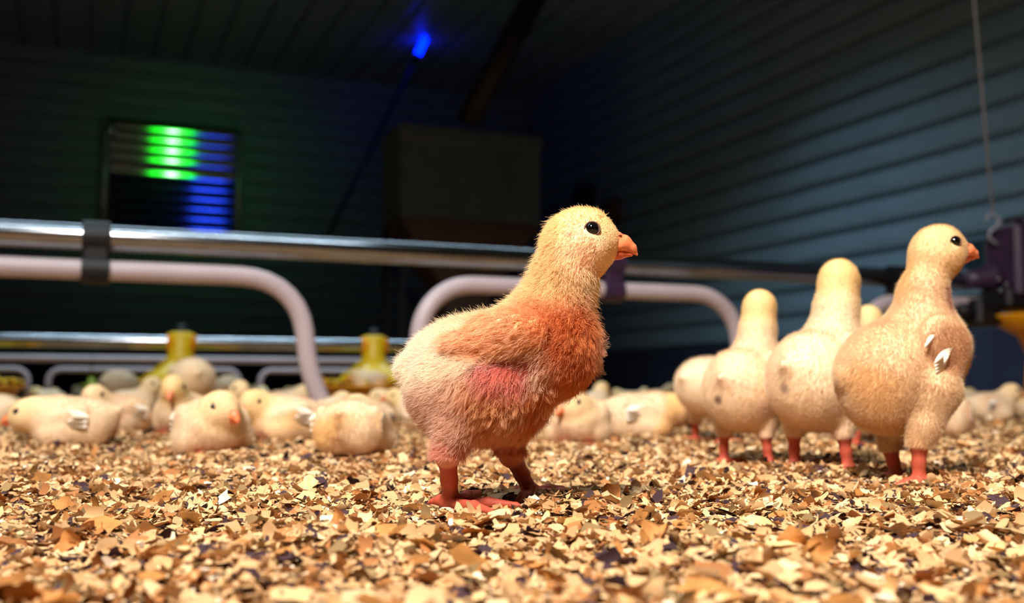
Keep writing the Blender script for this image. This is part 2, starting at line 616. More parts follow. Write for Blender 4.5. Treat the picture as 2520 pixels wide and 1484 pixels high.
# ------------------------------------------------------------------ third line, far behind: thin pipe and small looped tubes
L3 = at(360, 884, 4.45)
P3 = lambda t, z: np.array([L3[0], L3[1], 0]) + DIR * t + Z * z
l3 = tube('drinker_pipe', [P3(-2.5, L3[2]) - P3(0, 0), P3(0, L3[2]) - P3(0, 0), P3(1.5, L3[2]) - P3(0, 0)], 0.015, M['pvc'], seg=16)
l3.location = P3(0, 0)
tag(l3, 'thin pale pipe low in front of the dark wall', 'pipe')


def t3(px):
    k = (px - CX) / F_PX
    return (k * L3[1] - L3[0]) / (DIR[0] - k * DIR[1])


zt3 = L3[2] - 0.045
for a, b, lab in ((-420, 72, 'far small arched tube ending near the cut yellow feeder'), (122, 590, 'far small arched tube around the yellow green drinker cup'), (642, 1090, 'far small arched tube behind the leg of the white bent tube')):
    ta, tb = t3(a), t3(b)
    r = 0.05
    pts = [P3(ta, 0.0)] + [P3(ta + r * (1 - math.cos(x)), zt3 - r + r * math.sin(x)) for x in np.linspace(0, math.pi / 2, 8)]
    pts += [P3(tb - r * (1 - math.cos(x)), zt3 - r + r * math.sin(x)) for x in np.linspace(math.pi / 2, 0, 8)] + [P3(tb, 0.0)]
    c = (pts[0] + pts[-1]) / 2
    o = tube('small_looped_tube', np.array(pts) - c, 0.012, M['pvc'], seg=12)
    o.location = c
    tag(o, lab, 'tube', 'small arched tubes of the far line')
for px in (228,):
    t = t3(px)
    g = empty('hanging_drinker', P3(t, 0))
    tag(g, 'small yellow green drinker cup under the thin far pipe', 'drinker')
    tube('stem', [Z * (L3[2] + 0.02), Z * 0.11], 0.010, M['black'], g, 10)
    lathe('cup', [(0.0, 0.05), (0.03, 0.052), (0.045, 0.075), (0.045, 0.08), (0.015, 0.085), (0.012, 0.11), (0.0, 0.112)], noisy('green_cup', (150, 160, 30), rough=0.5), g, 20)

# ------------------------------------------------------------------ hopper, fill tube, blue pole, hose
YH = 6.2
hc = at(1163, 428, YH)
hc = hc + NRM * 0.20
hop = empty('feed_hopper', np.array([hc[0], hc[1], 0]))
tag(hop, 'grey box hopper with a dark brown funnel in the corner', 'hopper')
ho = np.array([hc[0], hc[1], 0])
hw = 0.5 * (345 / F_PX * YH) / DIR[0]
zt, zb = at(1163, 322, YH)[2], at(1163, 545, YH)[2]
box('body', Z * (zt + zb) / 2, DIR * hw, NRM * 0.20, Z * ((zt - zb) / 2), M['hopper'], hop, 0.01)
box('rim', Z * (zt - 0.04), DIR * (hw + 0.012), NRM * 0.215, Z * 0.045, M['hopper'], hop, 0.012)
for k in range(12):
    box('rivet_bracket', DIR * hw * (-0.93 + 1.86 * k / 11) - NRM * 0.22 + Z * (zt - 0.02), DIR * 0.012, NRM * 0.008, Z * 0.018, M['hopper'], hop)
# funnel: inverted pyramid
zf = at(1163, 720, YH)[2]
tv = [DIR * a * hw + NRM * b * 0.20 + Z * zb for a, b in ((-1, -1), (1, -1), (1, 1), (-1, 1))]
bv = [DIR * a * 0.14 + NRM * b * 0.12 + Z * zf for a, b in ((-1, -1), (1, -1), (1, 1), (-1, 1))]
mesh_obj('funnel', tv + bv, [(0, 4, 5, 1), (1, 5, 6, 2), (2, 6, 7, 3), (3, 7, 4, 0), (4, 7, 6, 5)], M['brown'], hop, smooth=False)
box('boot', Z * (zf - 0.09), DIR * 0.15, NRM * 0.13, Z * 0.09, M['brown'], hop, 0.01)
for a, b in ((-1, -1), (1, -1), (1, 1), (-1, 1)):
    box('leg', DIR * a * (hw - 0.02) + NRM * b * 0.18 + Z * zb / 2, DIR * 0.015, NRM * 0.015, Z * zb / 2, M['black'], hop)
ft0 = at(1150, 300, YH)
ft1 = at(1322, -20, YH)
e = ft1 - ft0
ft1 = ft0 + e * ((CEIL - 0.015 - ft0[2]) / e[2])
ft = tube('fill_tube', [np.zeros(3), (ft1 - ft0) / 2, ft1 - ft0], 0.075, noisy('dark_fill_tube', (36, 24, 24), rough=0.6, scale=8), seg=24)
ft.location = ft0
tag(ft, 'dark brown slanting tube from the ceiling into the grey hopper', 'tube')

YB = 7.3
p0, p1, p2 = at(832, 530, YB), at(1026, 140, YB), at(1068, 50, YB)
bp = empty('blue_light_pole', p0)
tag(bp, 'slanting blue pole with a glowing blue tube at its top', 'lamp')
tube('pole', [np.zeros(3), (at(1018, 156, YB) - p0) / 2, at(1018, 156, YB) - p0], 0.018, M['bluepipe'], bp, 14)
tube('glowing_tube', [at(1028, 134, YB) - p0, at(1059, 68, YB) - p0], 0.024, M['blue_led'], bp, 14)
tube('socket', [at(1018, 156, YB) - p0, at(1028, 134, YB) - p0], 0.022, M['black'], bp, 14)
e = p2 - p1
pe = p2 + e * ((CEIL - 0.015 - p2[2]) / e[2])
tube('upper_pole', [at(1060, 66, YB) - p0, (at(1060, 66, YB) + pe) / 2 - p0, pe - p0], 0.016, M['black'], bp, 12)
fe = on_back(790, 620, 0.03)
tube('stay', [np.zeros(3), (fe - p0) / 2, fe - p0], 0.014, M['black'], bp, 12)

hs = [on_back(940, 610, 0.05), on_back(985, 690, 0.05), on_back(1035, 765, 0.05), on_back(1075, 860, 0.05)]
hr = tube('slanting_rope', np.array(hs) - hs[0], 0.016, M['bluepipe'], seg=10)
hr.location = hs[0]
tag(hr, 'blue rope slanting down the dark wall below the hopper', 'rope')
bh = [at(1345, 545, 7.7), at(1322, 590, 7.7), at(1300, 640, 7.7), at(1262, 682, 7.7), at(1225, 750, 7.7), at(1210, 880, 7.7), np.append(at(1208, 900, 7.7)[:2], 0.02)]
P = np.array(bh)
s = np.linspace(0, len(P) - 1, 40)
P = np.stack([np.interp(s, np.arange(len(P)), P[:, k]) for k in range(3)], 1)
for _ in range(20):
    P[1:-1] = (P[:-2] + 2 * P[1:-1] + P[2:]) / 4
pb = P[0].copy()
hose = tube('blue_hose', np.vstack([[P[0] + (on_right(1352, 520, 0.06) - P[0])], P]) - pb, 0.032, M['bluepipe'], seg=14)
hose.location = pb
tag(hose, 'curved blue hose hanging between hopper and gable wall', 'hose')

# ------------------------------------------------------------------ louvred shutter on the back wall with its reflections
fa, fb = on_back(262, 298, 0.06), on_back(582, 592, 0.06)
fw = np.dot(fb - fa, DIR) / 2
fh = (fa[2] - fb[2]) / 2
fcn = (fa + fb) / 2
fan = empty('louvred_shutter', fcn)
tag(fan, 'polished steel louvred shutter mirroring green and blue light', 'shutter')
for s, nm in ((-1, 'side_frame'), (1, 'side_frame')):
    tube(nm, [DIR * s * fw - Z * fh - NRM * 0.03, DIR * s * fw - NRM * 0.03, DIR * s * fw + Z * fh - NRM * 0.03], 0.026, M['frame'], fan, 16)
lt = on_back(274, 304, 0.10) - fcn
lb2 = on_back(274, 336, 0.10) - fcn
tube('glint_cap', [lt, (lt + lb2) / 2, lb2], [0.026, 0.030, 0.020], M['louvre'], fan, 14)  # added polished piece standing in for a bright glint on the side frame
for s in (-1, 1):
    box('cross_frame', Z * s * fh, DIR * fw, NRM * 0.05, Z * 0.018, M['black'], fan)
box('back_plate', NRM * 0.035, DIR * fw, NRM * 0.008, Z * fh, M['black'], fan)
NS = 11
ph = 2 * fh / NS
for i in range(NS):
    zc = fh - ph * (i + 0.5)
    # convex slat: arc cross-section facing the room, slightly tilted
    zs = fcn[2] + zc
    lz, ld = (GREEN_LAMP[2], 3.05) if i < 5 else (BLUE_SPOT[2], 9.1)
    tilt = (math.atan((lz - zs) / ld) - math.atan((zs - CAM_H) / 8.3)) / 2 + math.radians(0.0 if i < 4 else (3.0 if i == 4 else -1.9))
    half = math.radians(4.2 if i < 5 else 2.2)
    V = []
    na = 7
    for s in (-1, 1):
        for k in range(na):
            a = half * (-1 + 2 * k / (na - 1)) + tilt
            R = ph * 0.96 / (2 * math.sin(half))
            V.append(DIR * s * (fw - 0.03) + Z * (zc + R * (math.sin(a) - math.sin(tilt))) - NRM * (R * (math.cos(a) - math.cos(tilt))) - NRM * 0.02)
    Fc = [(k, k + 1, k + 1 + na, k + na) for k in range(na - 1)]
    mesh_obj('slat', V, Fc, M['louvre'], fan)

# lamp fixtures that carry the lights (above the picture)
def tube_fixture(c, length, label, AX=DIR, AY=NRM):
    g = empty('tube_lamp', c)
    tag(g, label, 'lamp')
    box('housing', Z * 0.05, AX * length / 2, AY * 0.07, Z * 0.03, M['housing'], g, 0.01)
    for s in (-1, 1):
        tube('hanger', [AX * s * length * 0.4 + Z * 0.07, AX * s * length * 0.4 + Z * (CEIL - 0.01 - c[2])], 0.004, M['wire'], g, 8)


tube_fixture(TUBE_A, 3.7, 'long white tube lamp hung above the galvanised feed pipe')
tube_fixture(TUBE_B, 3.7, 'long white tube lamp hung over the low feeder row')


def pendant(c, target, r, label, mat=None):
    g = empty('hooded_lamp', c)
    tag(g, label, 'lamp')
    d = (Vector(target) - Vector(c)).normalized()
    o = lathe('hood', [(r * 1.12, 0.0), (r * 1.15, 0.02), (r * 0.9, 0.08), (r * 0.4, 0.13), (0.03, 0.16), (0.0, 0.165)], mat or M['housing'], g, 32)
    o.rotation_euler = d.to_track_quat('-Z', 'Y').to_euler()
    b = -d * 0.16
    tube('cord', [np.array(b), np.array([b[0], b[1], (CEIL - 0.01 - c[2])])], 0.005, M['black'], g, 8)


pendant(LAMP_KEY, KEY_AIM, 0.30, 'warm hooded lamp hanging under the ceiling over the litter')
bs = empty('blue_tube_lamp', BLUE_SPOT)
tag(bs, 'blue tube lamp hung close under the barn ceiling', 'lamp')
box('housing', Z * 0.10 - NRM * 0.03, DIR * 0.33, NRM * 0.02, Z * 0.02, M['black'], bs, 0.004)
tube('cord', [Z * 0.12 - NRM * 0.03, Z * (CEIL - 0.02 - BLUE_SPOT[2]) - NRM * 0.03], 0.004, M['black'], bs, 8)
pendant(tuple(GREEN_LAMP), tuple(GREEN_AIM), 0.20, 'hooded green lamp aimed at the louvred shutter')

# ------------------------------------------------------------------ wood shavings
PAL = np.array([lin(200, 154, 106), lin(228, 192, 144), lin(214, 170, 120), lin(172, 112, 64), lin(140, 112, 72), lin(66, 44, 48), lin(244, 220, 190)])
PRB = np.array([0.30, 0.18, 0.22, 0.12, 0.06, 0.09, 0.03])


def relief(x, y):
    return 0.0022 * (np.sin(37 * x + 11 * y) + np.sin(23 * y - 31 * x + 1.0) + np.sin(61 * x + 47 * y + 2.0) * 0.6)


def flakes(xy, lmin, lmax, nu, nv, zlo, zhi, tilt, seed, dark=1.0):
    r = np.random.default_rng(seed)
    n = len(xy)
    L = np.exp(r.uniform(np.log(lmin), np.log(lmax), n))
    Wd = L * r.uniform(0.28, 0.85, n)
    u = np.linspace(-0.5, 0.5, nu + 1)
    w = np.linspace(-0.5, 0.5, nv + 1)
    U, Vv = np.meshgrid(u, w, indexing='ij')
    U = np.broadcast_to(U.ravel(), (n, U.size)).copy()
    Vv = np.broadcast_to(Vv.ravel(), (n, Vv.size)).copy()
    U += r.normal(0, 0.055, U.shape)
    Vv += r.normal(0, 0.085, Vv.shape)
    Vv *= 1 - r.uniform(0, 0.75, (n, 1)) * (np.abs(U) * 2) ** 2
    curl = r.normal(0, 0.55, n) * (1 + 1.2 * (r.random(n) < 0.15))
    ang = U * curl[:, None] * 2.2
    x = L[:, None] * np.where(np.abs(curl[:, None]) > 0.03, np.sin(ang) / (curl[:, None] * 2.2 + 1e-9), U)
    z = L[:, None] * np.where(np.abs(curl[:, None]) > 0.03, (1 - np.cos(ang)) / (curl[:, None] * 2.2 + 1e-9), 0)
    y = Wd[:, None] * Vv
    z = z + L[:, None] * r.normal(0, 0.02, z.shape)
    P = np.stack([x, y, z], 2)
    yaw = r.uniform(0, 2 * np.pi, n)
    th = np.abs(r.normal(0, tilt, n))
    th = np.where(r.random(n) < 0.08, th + r.uniform(0.3, 0.8, n), th)
    rl = r.normal(0, 0.3, n)
    # roll about x, tilt about y, yaw about z
    c, s = np.cos(rl)[:, None], np.sin(rl)[:, None]
    P = np.stack([P[..., 0], P[..., 1] * c - P[..., 2] * s, P[..., 1] * s + P[..., 2] * c], 2)
    c, s = np.cos(th)[:, None], np.sin(th)[:, None]
    P = np.stack([P[..., 0] * c + P[..., 2] * s, P[..., 1], -P[..., 0] * s + P[..., 2] * c], 2)
    c, s = np.cos(yaw)[:, None], np.sin(yaw)[:, None]
    P = np.stack([P[..., 0] * c - P[..., 1] * s, P[..., 0] * s + P[..., 1] * c, P[..., 2]], 2)
    zc = r.uniform(zlo, zhi, n) + relief(xy[:, 0], xy[:, 1])
    P[..., 0] += xy[:, 0, None]
    P[..., 1] += xy[:, 1, None]
    P[..., 2] += zc[:, None]
    P[..., 2] = np.maximum(P[..., 2], 0.0003)
    k = (nu + 1) * (nv + 1)
    q = []
    for i in range(nu):
        for j in range(nv):
            a = i * (nv + 1) + j
            q.append((a, a + nv + 1, a + nv + 2, a + 1))
    q = np.array(q)
    Fc = (np.arange(n)[:, None, None] * k + q[None]).reshape(-1, 4)
    pr = PRB.copy()
    pr[5] *= dark
    pr /= pr.sum()
    ci = r.choice(len(PAL), n, p=pr)
    colr = PAL[ci] * r.uniform(0.78, 1.12, (n, 1))
    colr = np.clip(np.repeat(colr, k, axis=0) * r.uniform(0.93, 1.07, (n * k, 1)), 0, 1)
    return P.reshape(-1, 3), Fc, colr


def wedge(n, y0, y1, seed, k=0.62, c=0.14):
    r = np.random.default_rng(seed)
    y = np.sqrt(r.uniform(y0 ** 2, y1 ** 2, n))
    x = r.uniform(-1, 1, n) * (k * y + c)
    return np.stack([x, y], 1)


parts = [
    flakes(wedge(26000, 0.27, 0.80, 1), 0.005, 0.017, 4, 2, 0.000, 0.006, 0.30, 11),
    flakes(wedge(36000, 0.27, 0.95, 2), 0.002, 0.007, 2, 1, 0.000, 0.007, 0.40, 12),
    flakes(wedge(56000, 0.78, 1.75, 3), 0.005, 0.016, 3, 1, 0.000, 0.006, 0.30, 13),
    flakes(wedge(20000, 0.90, 2.0, 4), 0.004, 0.010, 1, 1, 0.000, 0.007, 0.4, 14),
    flakes(wedge(42000, 1.70, 3.4, 5), 0.010, 0.030, 2, 1, 0.000, 0.007, 0.30, 15),
    flakes(wedge(34000, 3.3, 6.2, 6), 0.02, 0.045, 1, 1, 0.000, 0.008, 0.25, 16),
]
# stance of the large chick (its toes press the litter down)
Y0 = 0.615
X0 = (1200 - CX) / F_PX * Y0


def loc_ground(px, py, z=0.48):
    g = ground(px, py) * 100
    return np.array([g[0] - X0 * 100, g[1] - Y0 * 100, z])


foot_near = loc_ground(1106, 1268)
foot_far = loc_ground(1308, 1240)
near_toes = [loc_ground(1272, 1274), loc_ground(1212, 1293), loc_ground(1180, 1240), loc_ground(1066, 1262)]
far_toes = [loc_ground(1440, 1246), loc_ground(1385, 1228), loc_ground(1274, 1266), loc_ground(1262, 1236)]
TOE_SEG = [(foot_near, t) for t in near_toes] + [(foot_far, t) for t in far_toes]


def near_toe(v):
    """metres from each point to the closest toe, seen from above"""
    best = np.full(len(v), 9.0)
    q = v[:, :2] * 100 - np.array([X0, Y0]) * 100
    for a, t in TOE_SEG:
        ba = (t - a)[:2]
        h = np.clip(((q - a[:2]) @ ba) / (ba @ ba), 0, 1)
        best = np.minimum(best, np.linalg.norm(q - a[:2] - h[:, None] * ba, axis=1))
    return best / 100


# keep the litter inside the gable wall
SPLIT = []
for i, (v, f, c) in enumerate(parts):
    inside = ((v - CORNER) @ DIR) < -0.04
    keep = inside[f].all(1)
    if i < 2:
        block = (near_toe(v) < 0.0042) & (v[:, 2] > 0.0045)
        keep &= ~block[f].any(1)
    SPLIT.append((v, f[keep], c))
vs, fs, cs, n0 = [], [], [], 0
for v, f, c in SPLIT:
    vs.append(v)
    fs.append(f + n0)
    cs.append(c)
    n0 += len(v)
sh = mesh_obj('shavings', np.vstack(vs), np.vstack(fs), M['chip'], floor, smooth=True, col=np.vstack(cs))
tag(sh, kind='stuff')

# the largest single flakes lie on top, each an object of its own
VAR = []
for i in range(16):
    v, f, c = flakes(np.zeros((1, 2)), 0.014, 0.030, 5, 3, 0.0, 0.0, 0.2, 500 + i)
    n = len(v)
    v = v - np.array([0, 0, v[:, 2].min()])
    vv = np.vstack([v, v + np.array([0, 0, -0.0006])])
    ff = [tuple(q) for q in f] + [tuple(q[::-1] + n) for q in f]
    hue = (lin(214, 162, 104), lin(196, 132, 72), lin(238, 196, 138), lin(160, 104, 48))[i % 4]
    o = mesh_obj('wood_shaving', vv, ff, M['chip'], floor, smooth=True, col=np.clip(np.tile(np.array(hue), (2 * n, 1)) * np.tile(np.random.default_rng(700 + i).uniform(0.72, 1.15, (n, 1)), (2, 1)), 0, 1))
    VAR.append(o.data)
    if i < 16:
        bpy.data.objects.remove(o)
r = np.random.default_rng(99)
for i in range(300):
    Y = 0.31 + 0.42 * r.random() ** 1.3
    X = r.uniform(-0.52, 0.52) * Y
    if 0.55 < Y < 0.70 and -0.07 < X < 0.06:
        Y = 0.33 + 0.2 * r.random()
        X = r.uniform(-0.5, 0.5) * Y
    o = link(bpy.data.objects.new('wood_shaving', VAR[i % 16]), floor)
    o.location = (X, Y, 0.004 + float(relief(X, Y)) + r.uniform(0, 0.003))
    o.rotation_euler = (r.normal(0, 0.35), r.normal(0, 0.35), r.uniform(0, 6.28))
    s = r.uniform(0.32, 0.68)
    o.scale = (s, s, s)

# ------------------------------------------------------------------ chicks: one smooth body surface from blended volumes
def rot_y(deg):
    a = math.radians(deg)
    return np.array([[math.cos(a), 0, math.sin(a)], [0, 1, 0], [-math.sin(a), 0, math.cos(a)]])


def E(c, r, R=None, k=1.2, leg=0):
    return ('e', np.array(c, float), np.array(r, float), R, k, leg)


def C(a, b, ra, rb, k=1.0, leg=0, sy=1.0):
    return ('c', np.array(a, float), np.array(b, float), ra, rb, k, leg, sy)


def dist(p, X):
    if p[0] == 'e':
        _, c, r, R, k, leg = p
        q = X - c
        if R is not None:
            q = q @ R
        k0 = np.sqrt(((q / r) ** 2).sum(-1))
        k1 = np.sqrt(((q / (r * r)) ** 2).sum(-1)) + 1e-9
        return k0 * (k0 - 1) / k1, k, leg
    _, a, b, ra, rb, k, leg, sy = p
    q = X - a
    ba = b - a
    h = np.clip((q @ ba) / (ba @ ba), 0, 1)
    e = q - h[..., None] * ba
    if sy != 1.0:
        e = e * np.array([1, 1 / sy, 1])
    return np.sqrt((e ** 2).sum(-1)) - (ra + h * (rb - ra)), k, leg


def sdf(prims, X, floor0=None, bump=0.0):
    d, dl, db = None, np.full(X.shape[:-1], 9.0), np.full(X.shape[:-1], 9.0)
    for p in prims:
        di, k, leg = dist(p, X)
        if leg:
            dl = np.minimum(dl, di)
        else:
            db = np.minimum(db, di)
        if d is None:
            d = di
        else:
            h = np.maximum(k - np.abs(d - di), 0) / k
            d = np.minimum(d, di) - h * h * k * 0.25
    if bump:
        sh_ = X.shape[:-1]
        d = d + bump * noise3(X.reshape(-1, 3), 1.7, 77).reshape(sh_) * sm(-0.2, 0.6, dl)
    if floor0 is not None:
        d = np.maximum(d, floor0 - X[..., 2])
    return d, dl, db


def surface_nets(vol, org, h):
    nx, ny, nz = vol.shape
    s = vol < 0
    shp = (nx - 1, ny - 1, nz - 1)
    cnt = np.zeros(shp)
    acc = np.zeros(shp + (3,))
    cross_all = []
    for ax in range(3):
        lo = [slice(None)] * 3
        hi = [slice(None)] * 3
        lo[ax] = slice(0, -1)
        hi[ax] = slice(1, None)
        v0, v1 = vol[tuple(lo)], vol[tuple(hi)]
        cr = s[tuple(lo)] != s[tuple(hi)]
        t = np.where(cr, v0 / np.where(cr, v0 - v1, 1), 0)
        cross_all.append((cr, s[tuple(lo)]))
        o1, o2 = [q for q in range(3) if q != ax]
        for a in (0, 1):
            for b in (0, 1):
                sl = [slice(None)] * 3
                sl[o1] = slice(a, vol.shape[o1] - 1 + a)
                sl[o2] = slice(b, vol.shape[o2] - 1 + b)
                m = cr[tuple(sl)]
                cnt += m
                acc[..., ax] += np.where(m, t[tuple(sl)], 0)
                acc[..., o1] += m * a
                acc[..., o2] += m * b
    act = cnt > 0
    idx = np.full(shp, -1)
    idx[act] = np.arange(act.sum())
    ii = np.argwhere(act)
    verts = org + h * (ii + acc[act] / cnt[act][:, None])
    faces = []
    for ax in range(3):
        cr, ins = cross_all[ax]
        o1, o2 = (ax + 1) % 3, (ax + 2) % 3
        e = np.argwhere(cr)
        ok = (e[:, o1] > 0) & (e[:, o2] > 0) & (e[:, o1] < vol.shape[o1] - 1) & (e[:, o2] < vol.shape[o2] - 1)
        e = e[ok]
        q = []
        for a, b in ((-1, -1), (0, -1), (0, 0), (-1, 0)):
            c = e.copy()
            c[:, o1] += a
            c[:, o2] += b
            q.append(idx[c[:, 0], c[:, 1], c[:, 2]])
        q = np.stack(q, 1)
        inside = ins[e[:, 0], e[:, 1], e[:, 2]]
        q[~inside] = q[~inside][:, ::-1]
        faces.append(q)
    return verts, np.vstack(faces)


def prim_bounds(prims):
    lo, hi = np.full(3, 1e9), np.full(3, -1e9)
    for p in prims:
        if p[0] == 'e':
            m = p[2].max()
            lo, hi = np.minimum(lo, p[1] - m), np.maximum(hi, p[1] + m)
        else:
            m = max(p[3], p[4]) * max(1, p[7])
            lo = np.minimum(lo, np.minimum(p[1], p[2]) - m)
            hi = np.maximum(hi, np.maximum(p[1], p[2]) + m)
    return lo, hi


def polygonise(prims, h, floor0=None, bump=0.0):
    lo, hi = prim_bounds(prims)
    lo, hi = lo - 2 * h - 0.1, hi + 2 * h + 0.1
    n = np.ceil((hi - lo) / h).astype(int) + 1
    g = [lo[i] + h * np.arange(n[i]) for i in range(3)]
    m = (n + 5) // 4 + 1
    gc = [lo[i] + 4 * h * np.arange(m[i]) for i in range(3)]
    Xc = np.stack(np.meshgrid(*gc, indexing='ij'), -1)
    dc = sdf(prims, Xc, floor0, bump)[0]
    d = dc
    for ax in range(3):
        d = np.repeat(d, 4, axis=ax)
    # centre each coarse sample on its block, then crop to the fine grid
    d = d[2:, 2:, 2:][:n[0], :n[1], :n[2]]
    band = np.abs(d) < 4 * h * 1.5
    ii = np.argwhere(band)
    X = lo + h * ii
    d[band] = sdf(prims, X, floor0, bump)[0]
    return surface_nets(d, lo, h)


def frame(yaw, pitch):
    y, p = math.radians(yaw), math.radians(pitch)
    f = np.array([math.cos(y) * math.cos(p), math.sin(y) * math.cos(p), math.sin(p)])
    s = np.array([-math.sin(y), math.cos(y), 0])
    u = np.cross(f, s)
    return np.stack([f, s, u], 1)  # columns


def head_prims(c, yaw, pitch, s=1.0):
    R = frame(yaw, pitch)
    c = np.array(c, float)
    T = lambda x, y, z: c + R @ (np.array([x, y, z]) * s)
    return [
        E(c, np.array([2.05, 1.68, 1.78]) * s, R, 1.0),
        E(T(-0.1, 0, -0.85), np.array([1.75, 1.42, 1.40]) * s, R, 1.0),
        C(T(0.55, 0, -0.05), T(1.45, 0, -0.32), 1.28 * s, 0.72 * s, 0.8),
        E(T(0.2, 1.15, -0.75), np.array([1.0, 0.5, 0.75]) * s, R, 0.6),
        E(T(0.2, -1.15, -0.75), np.array([1.0, 0.5, 0.75]) * s, R, 0.6),
        C(T(0.5, 0, -1.05), T(1.30, 0, -0.90), 0.85 * s, 0.48 * s, 0.6),
    ], R, T


def stand_spec():
    """upright standing chick, x forward, centimetres"""
    P = [
        E((-1.0, 0, 7.7), (3.9, 3.9, 3.8)),
        C((-0.6, 0, 8.9), (2.3, 0, 10.1), 3.2, 2.7, 1.5),
        E((2.6, 0, 9.4), (2.75, 2.8, 2.9), None, 1.5),
        E((0.7, 0, 6.5), (2.9, 3.1, 2.7), None, 1.5),
        C((-4.3, 0, 9.0), (-5.3, 0, 9.2), 1.1, 0.35, 1.2),
        C((2.3, 0, 12.0), (3.1, 0, 14.6), 2.05, 1.72, 1.6),
        C((3.1, 0, 14.6), (3.5, 0, 16.8), 1.72, 1.55, 1.0),
    ]
    for sy in (-1, 1):
        P += [E((1.3, sy * 2.75, 10.2), (2.3, 0.85, 1.7), rot_y(28), 0.7)]
        P += leg_prims((0.8, sy * 2.3, 6.8), (0.0, sy * 2.4, 4.6), (-0.4, sy * 2.4, 3.5), (-0.1, sy * 2.6, 0.55), 0, sy)
    return P


def leg_prims(hip, knee, hock, ankle, yaw, sy, toes=None, s=1.0, kt=1.2):
    """feathered thigh, bare shank, three front toes and a back toe"""
    hip, knee, hock, ankle = (np.array(q, float) for q in (hip, knee, hock, ankle))
    mid = (knee + hock) / 2
    P = [C(hip, knee, 2.0 * s, 1.0 * s, kt), C(knee, hock, 1.0 * s, 0.66 * s, 0.7),
         C(hock + (knee - hock) * 0.25, hock, 0.66 * s, 0.62 * s, 0.5, 1), C(hock, hock * 0.45 + ankle * 0.55, 0.60 * s, 0.46 * s, 0.4, 1),
         C(hock * 0.45 + ankle * 0.55, ankle, 0.46 * s, 0.50 * s, 0.3, 1), E(ankle + np.array([0.1, 0, -0.15]), (0.72, 0.6, 0.42), None, 0.4, 1)]
    if toes is None:
        y = math.radians(yaw)
        toes = []
        for a, L in ((-38, 2.9), (0, 3.6), (36, 2.9), (168, 1.5)):
            e = np.array([math.cos(y + math.radians(a)), math.sin(y + math.radians(a)), 0])
            toes.append(np.array([ankle[0], ankle[1], 0.26]) + e * L)
    for t in toes:
        t = np.array(t, float)
        m = ankle * 0.42 + t * 0.58
        m[2] = max(0.42, t[2] + 0.1)
        P += [C(ankle + np.array([0, 0, -0.2]), m, 0.36, 0.32, 0.35, 1), C(m, t, 0.32, 0.20, 0.2, 1),
              C(t, t + (t - m) / np.linalg.norm(t - m) * 0.5 + np.array([0, 0, -0.08]), 0.17, 0.07, 0.1, 1)]
    return P


def sit_spec(plump=1.0, hd=(5.2, 0, 5.2), tail=1.0):
    hx, hy, hz = hd
    P = [
        E((-0.9, 0, 3.05), (4.1, 3.6 * plump, 2.98), rot_y(4)),
        E((1.9, 0, 3.1), (2.9, 3.1 * plump, 2.85), None, 1.4),
        C((2.5, 0, 3.8), (hx * 0.5 + 1.2, hy * 0.5, hz * 0.5 + 2.0), 2.2, 1.75, 1.3),
        C((hx * 0.5 + 1.2, hy * 0.5, hz * 0.5 + 2.0), (hx - 0.35, hy * 0.95, hz - 0.5), 1.75, 1.35, 1.0),
        C((-4.0, 0, 4.0), (-5.3, 0, 4.7), 1.35, 0.35, 1.0),
    ]
    for sy in (-1, 1):
        P += [E((0.9, sy * 2.7 * plump, 1.75), (2.3, 1.4, 1.6), None, 0.8),
              E((-2.2, sy * 1.5 * plump, 1.9), (1.9, 1.6, 1.7), None, 1.2),
              E((0.1, sy * 2.85 * plump, 3.9), (2.8, 0.85, 1.3), rot_y(18), 0.4)]
        for a in (-0.5, 0.1, 0.6):
            P += [C((2.4, sy * 1.7, 0.35), (4.4, sy * 1.7 + a * 1.6, 0.30), 0.36, 0.22, 0.2, 1)]
    return P


LEG_COL = np.array(lin(178, 78, 56))
YEL = np.array(lin(240, 212, 146))
CREAM = np.array(lin(244, 226, 196))
PINKC = np.array(lin(224, 182, 144))


def sm(a, b, x):
    t = np.clip((x - a) / (b - a), 0, 1)
    return t * t * (3 - 2 * t)


def noise3(P, f, seed=0):
    r = np.random.default_rng(seed)
    out = 0
    for i in range(5):
        k = r.normal(0, 1, 3)
        k *= f * (0.6 + 0.5 * i) / np.linalg.norm(k)
        out = out + np.sin(P @ k + r.uniform(0, 6.28)) / (1 + 0.4 * i)
    return out / 3.2


def default_col(ctx, P, sit):
    """colour of the down at body points P (cm)"""
    hz = ctx['head'][2]
    dh = np.linalg.norm(P - ctx['head'], axis=1)
    yel = 1 - sm(1.5, 4.0 if sit else 4.5, dh)
    c = CREAM[None] * (1 - yel[:, None]) + (YEL * 0.6 + CREAM * 0.4)[None] * yel[:, None] if not ctx.get('yellow') else CREAM[None] * (1 - yel[:, None]) + YEL[None] * yel[:, None]
    c = c * 0.72 + PINKC[None] * 0.28
    n = noise3(P, 1.1, ctx['seed'])
    c = c * (1 + 0.06 * n[:, None])
    st = sm(0.2, 0.8, noise3(P, 0.55, ctx['seed'] + 50)) * (0.6 if sit else 0.35)
    pk = sm(0.15, 0.8, noise3(P, 0.6, ctx['seed'] + 90)) * (0.45 if sit else 0.2)
    c = c * (1 - pk[:, None]) + np.array(lin(216, 160, 134))[None] * pk[:, None]
    c = c * (1 - st[:, None]) + np.array(lin(238, 190, 110))[None] * st[:, None]
    if ctx.get('vent') is not None:
        d = np.linalg.norm(P - ctx['vent'], axis=1)
        w = (1 - sm(0.15, 0.75, d))[:, None] * 0.85
        c = c * (1 - w) + np.array(lin(96, 40, 40))[None] * w
    return np.clip(c, 0, 1)


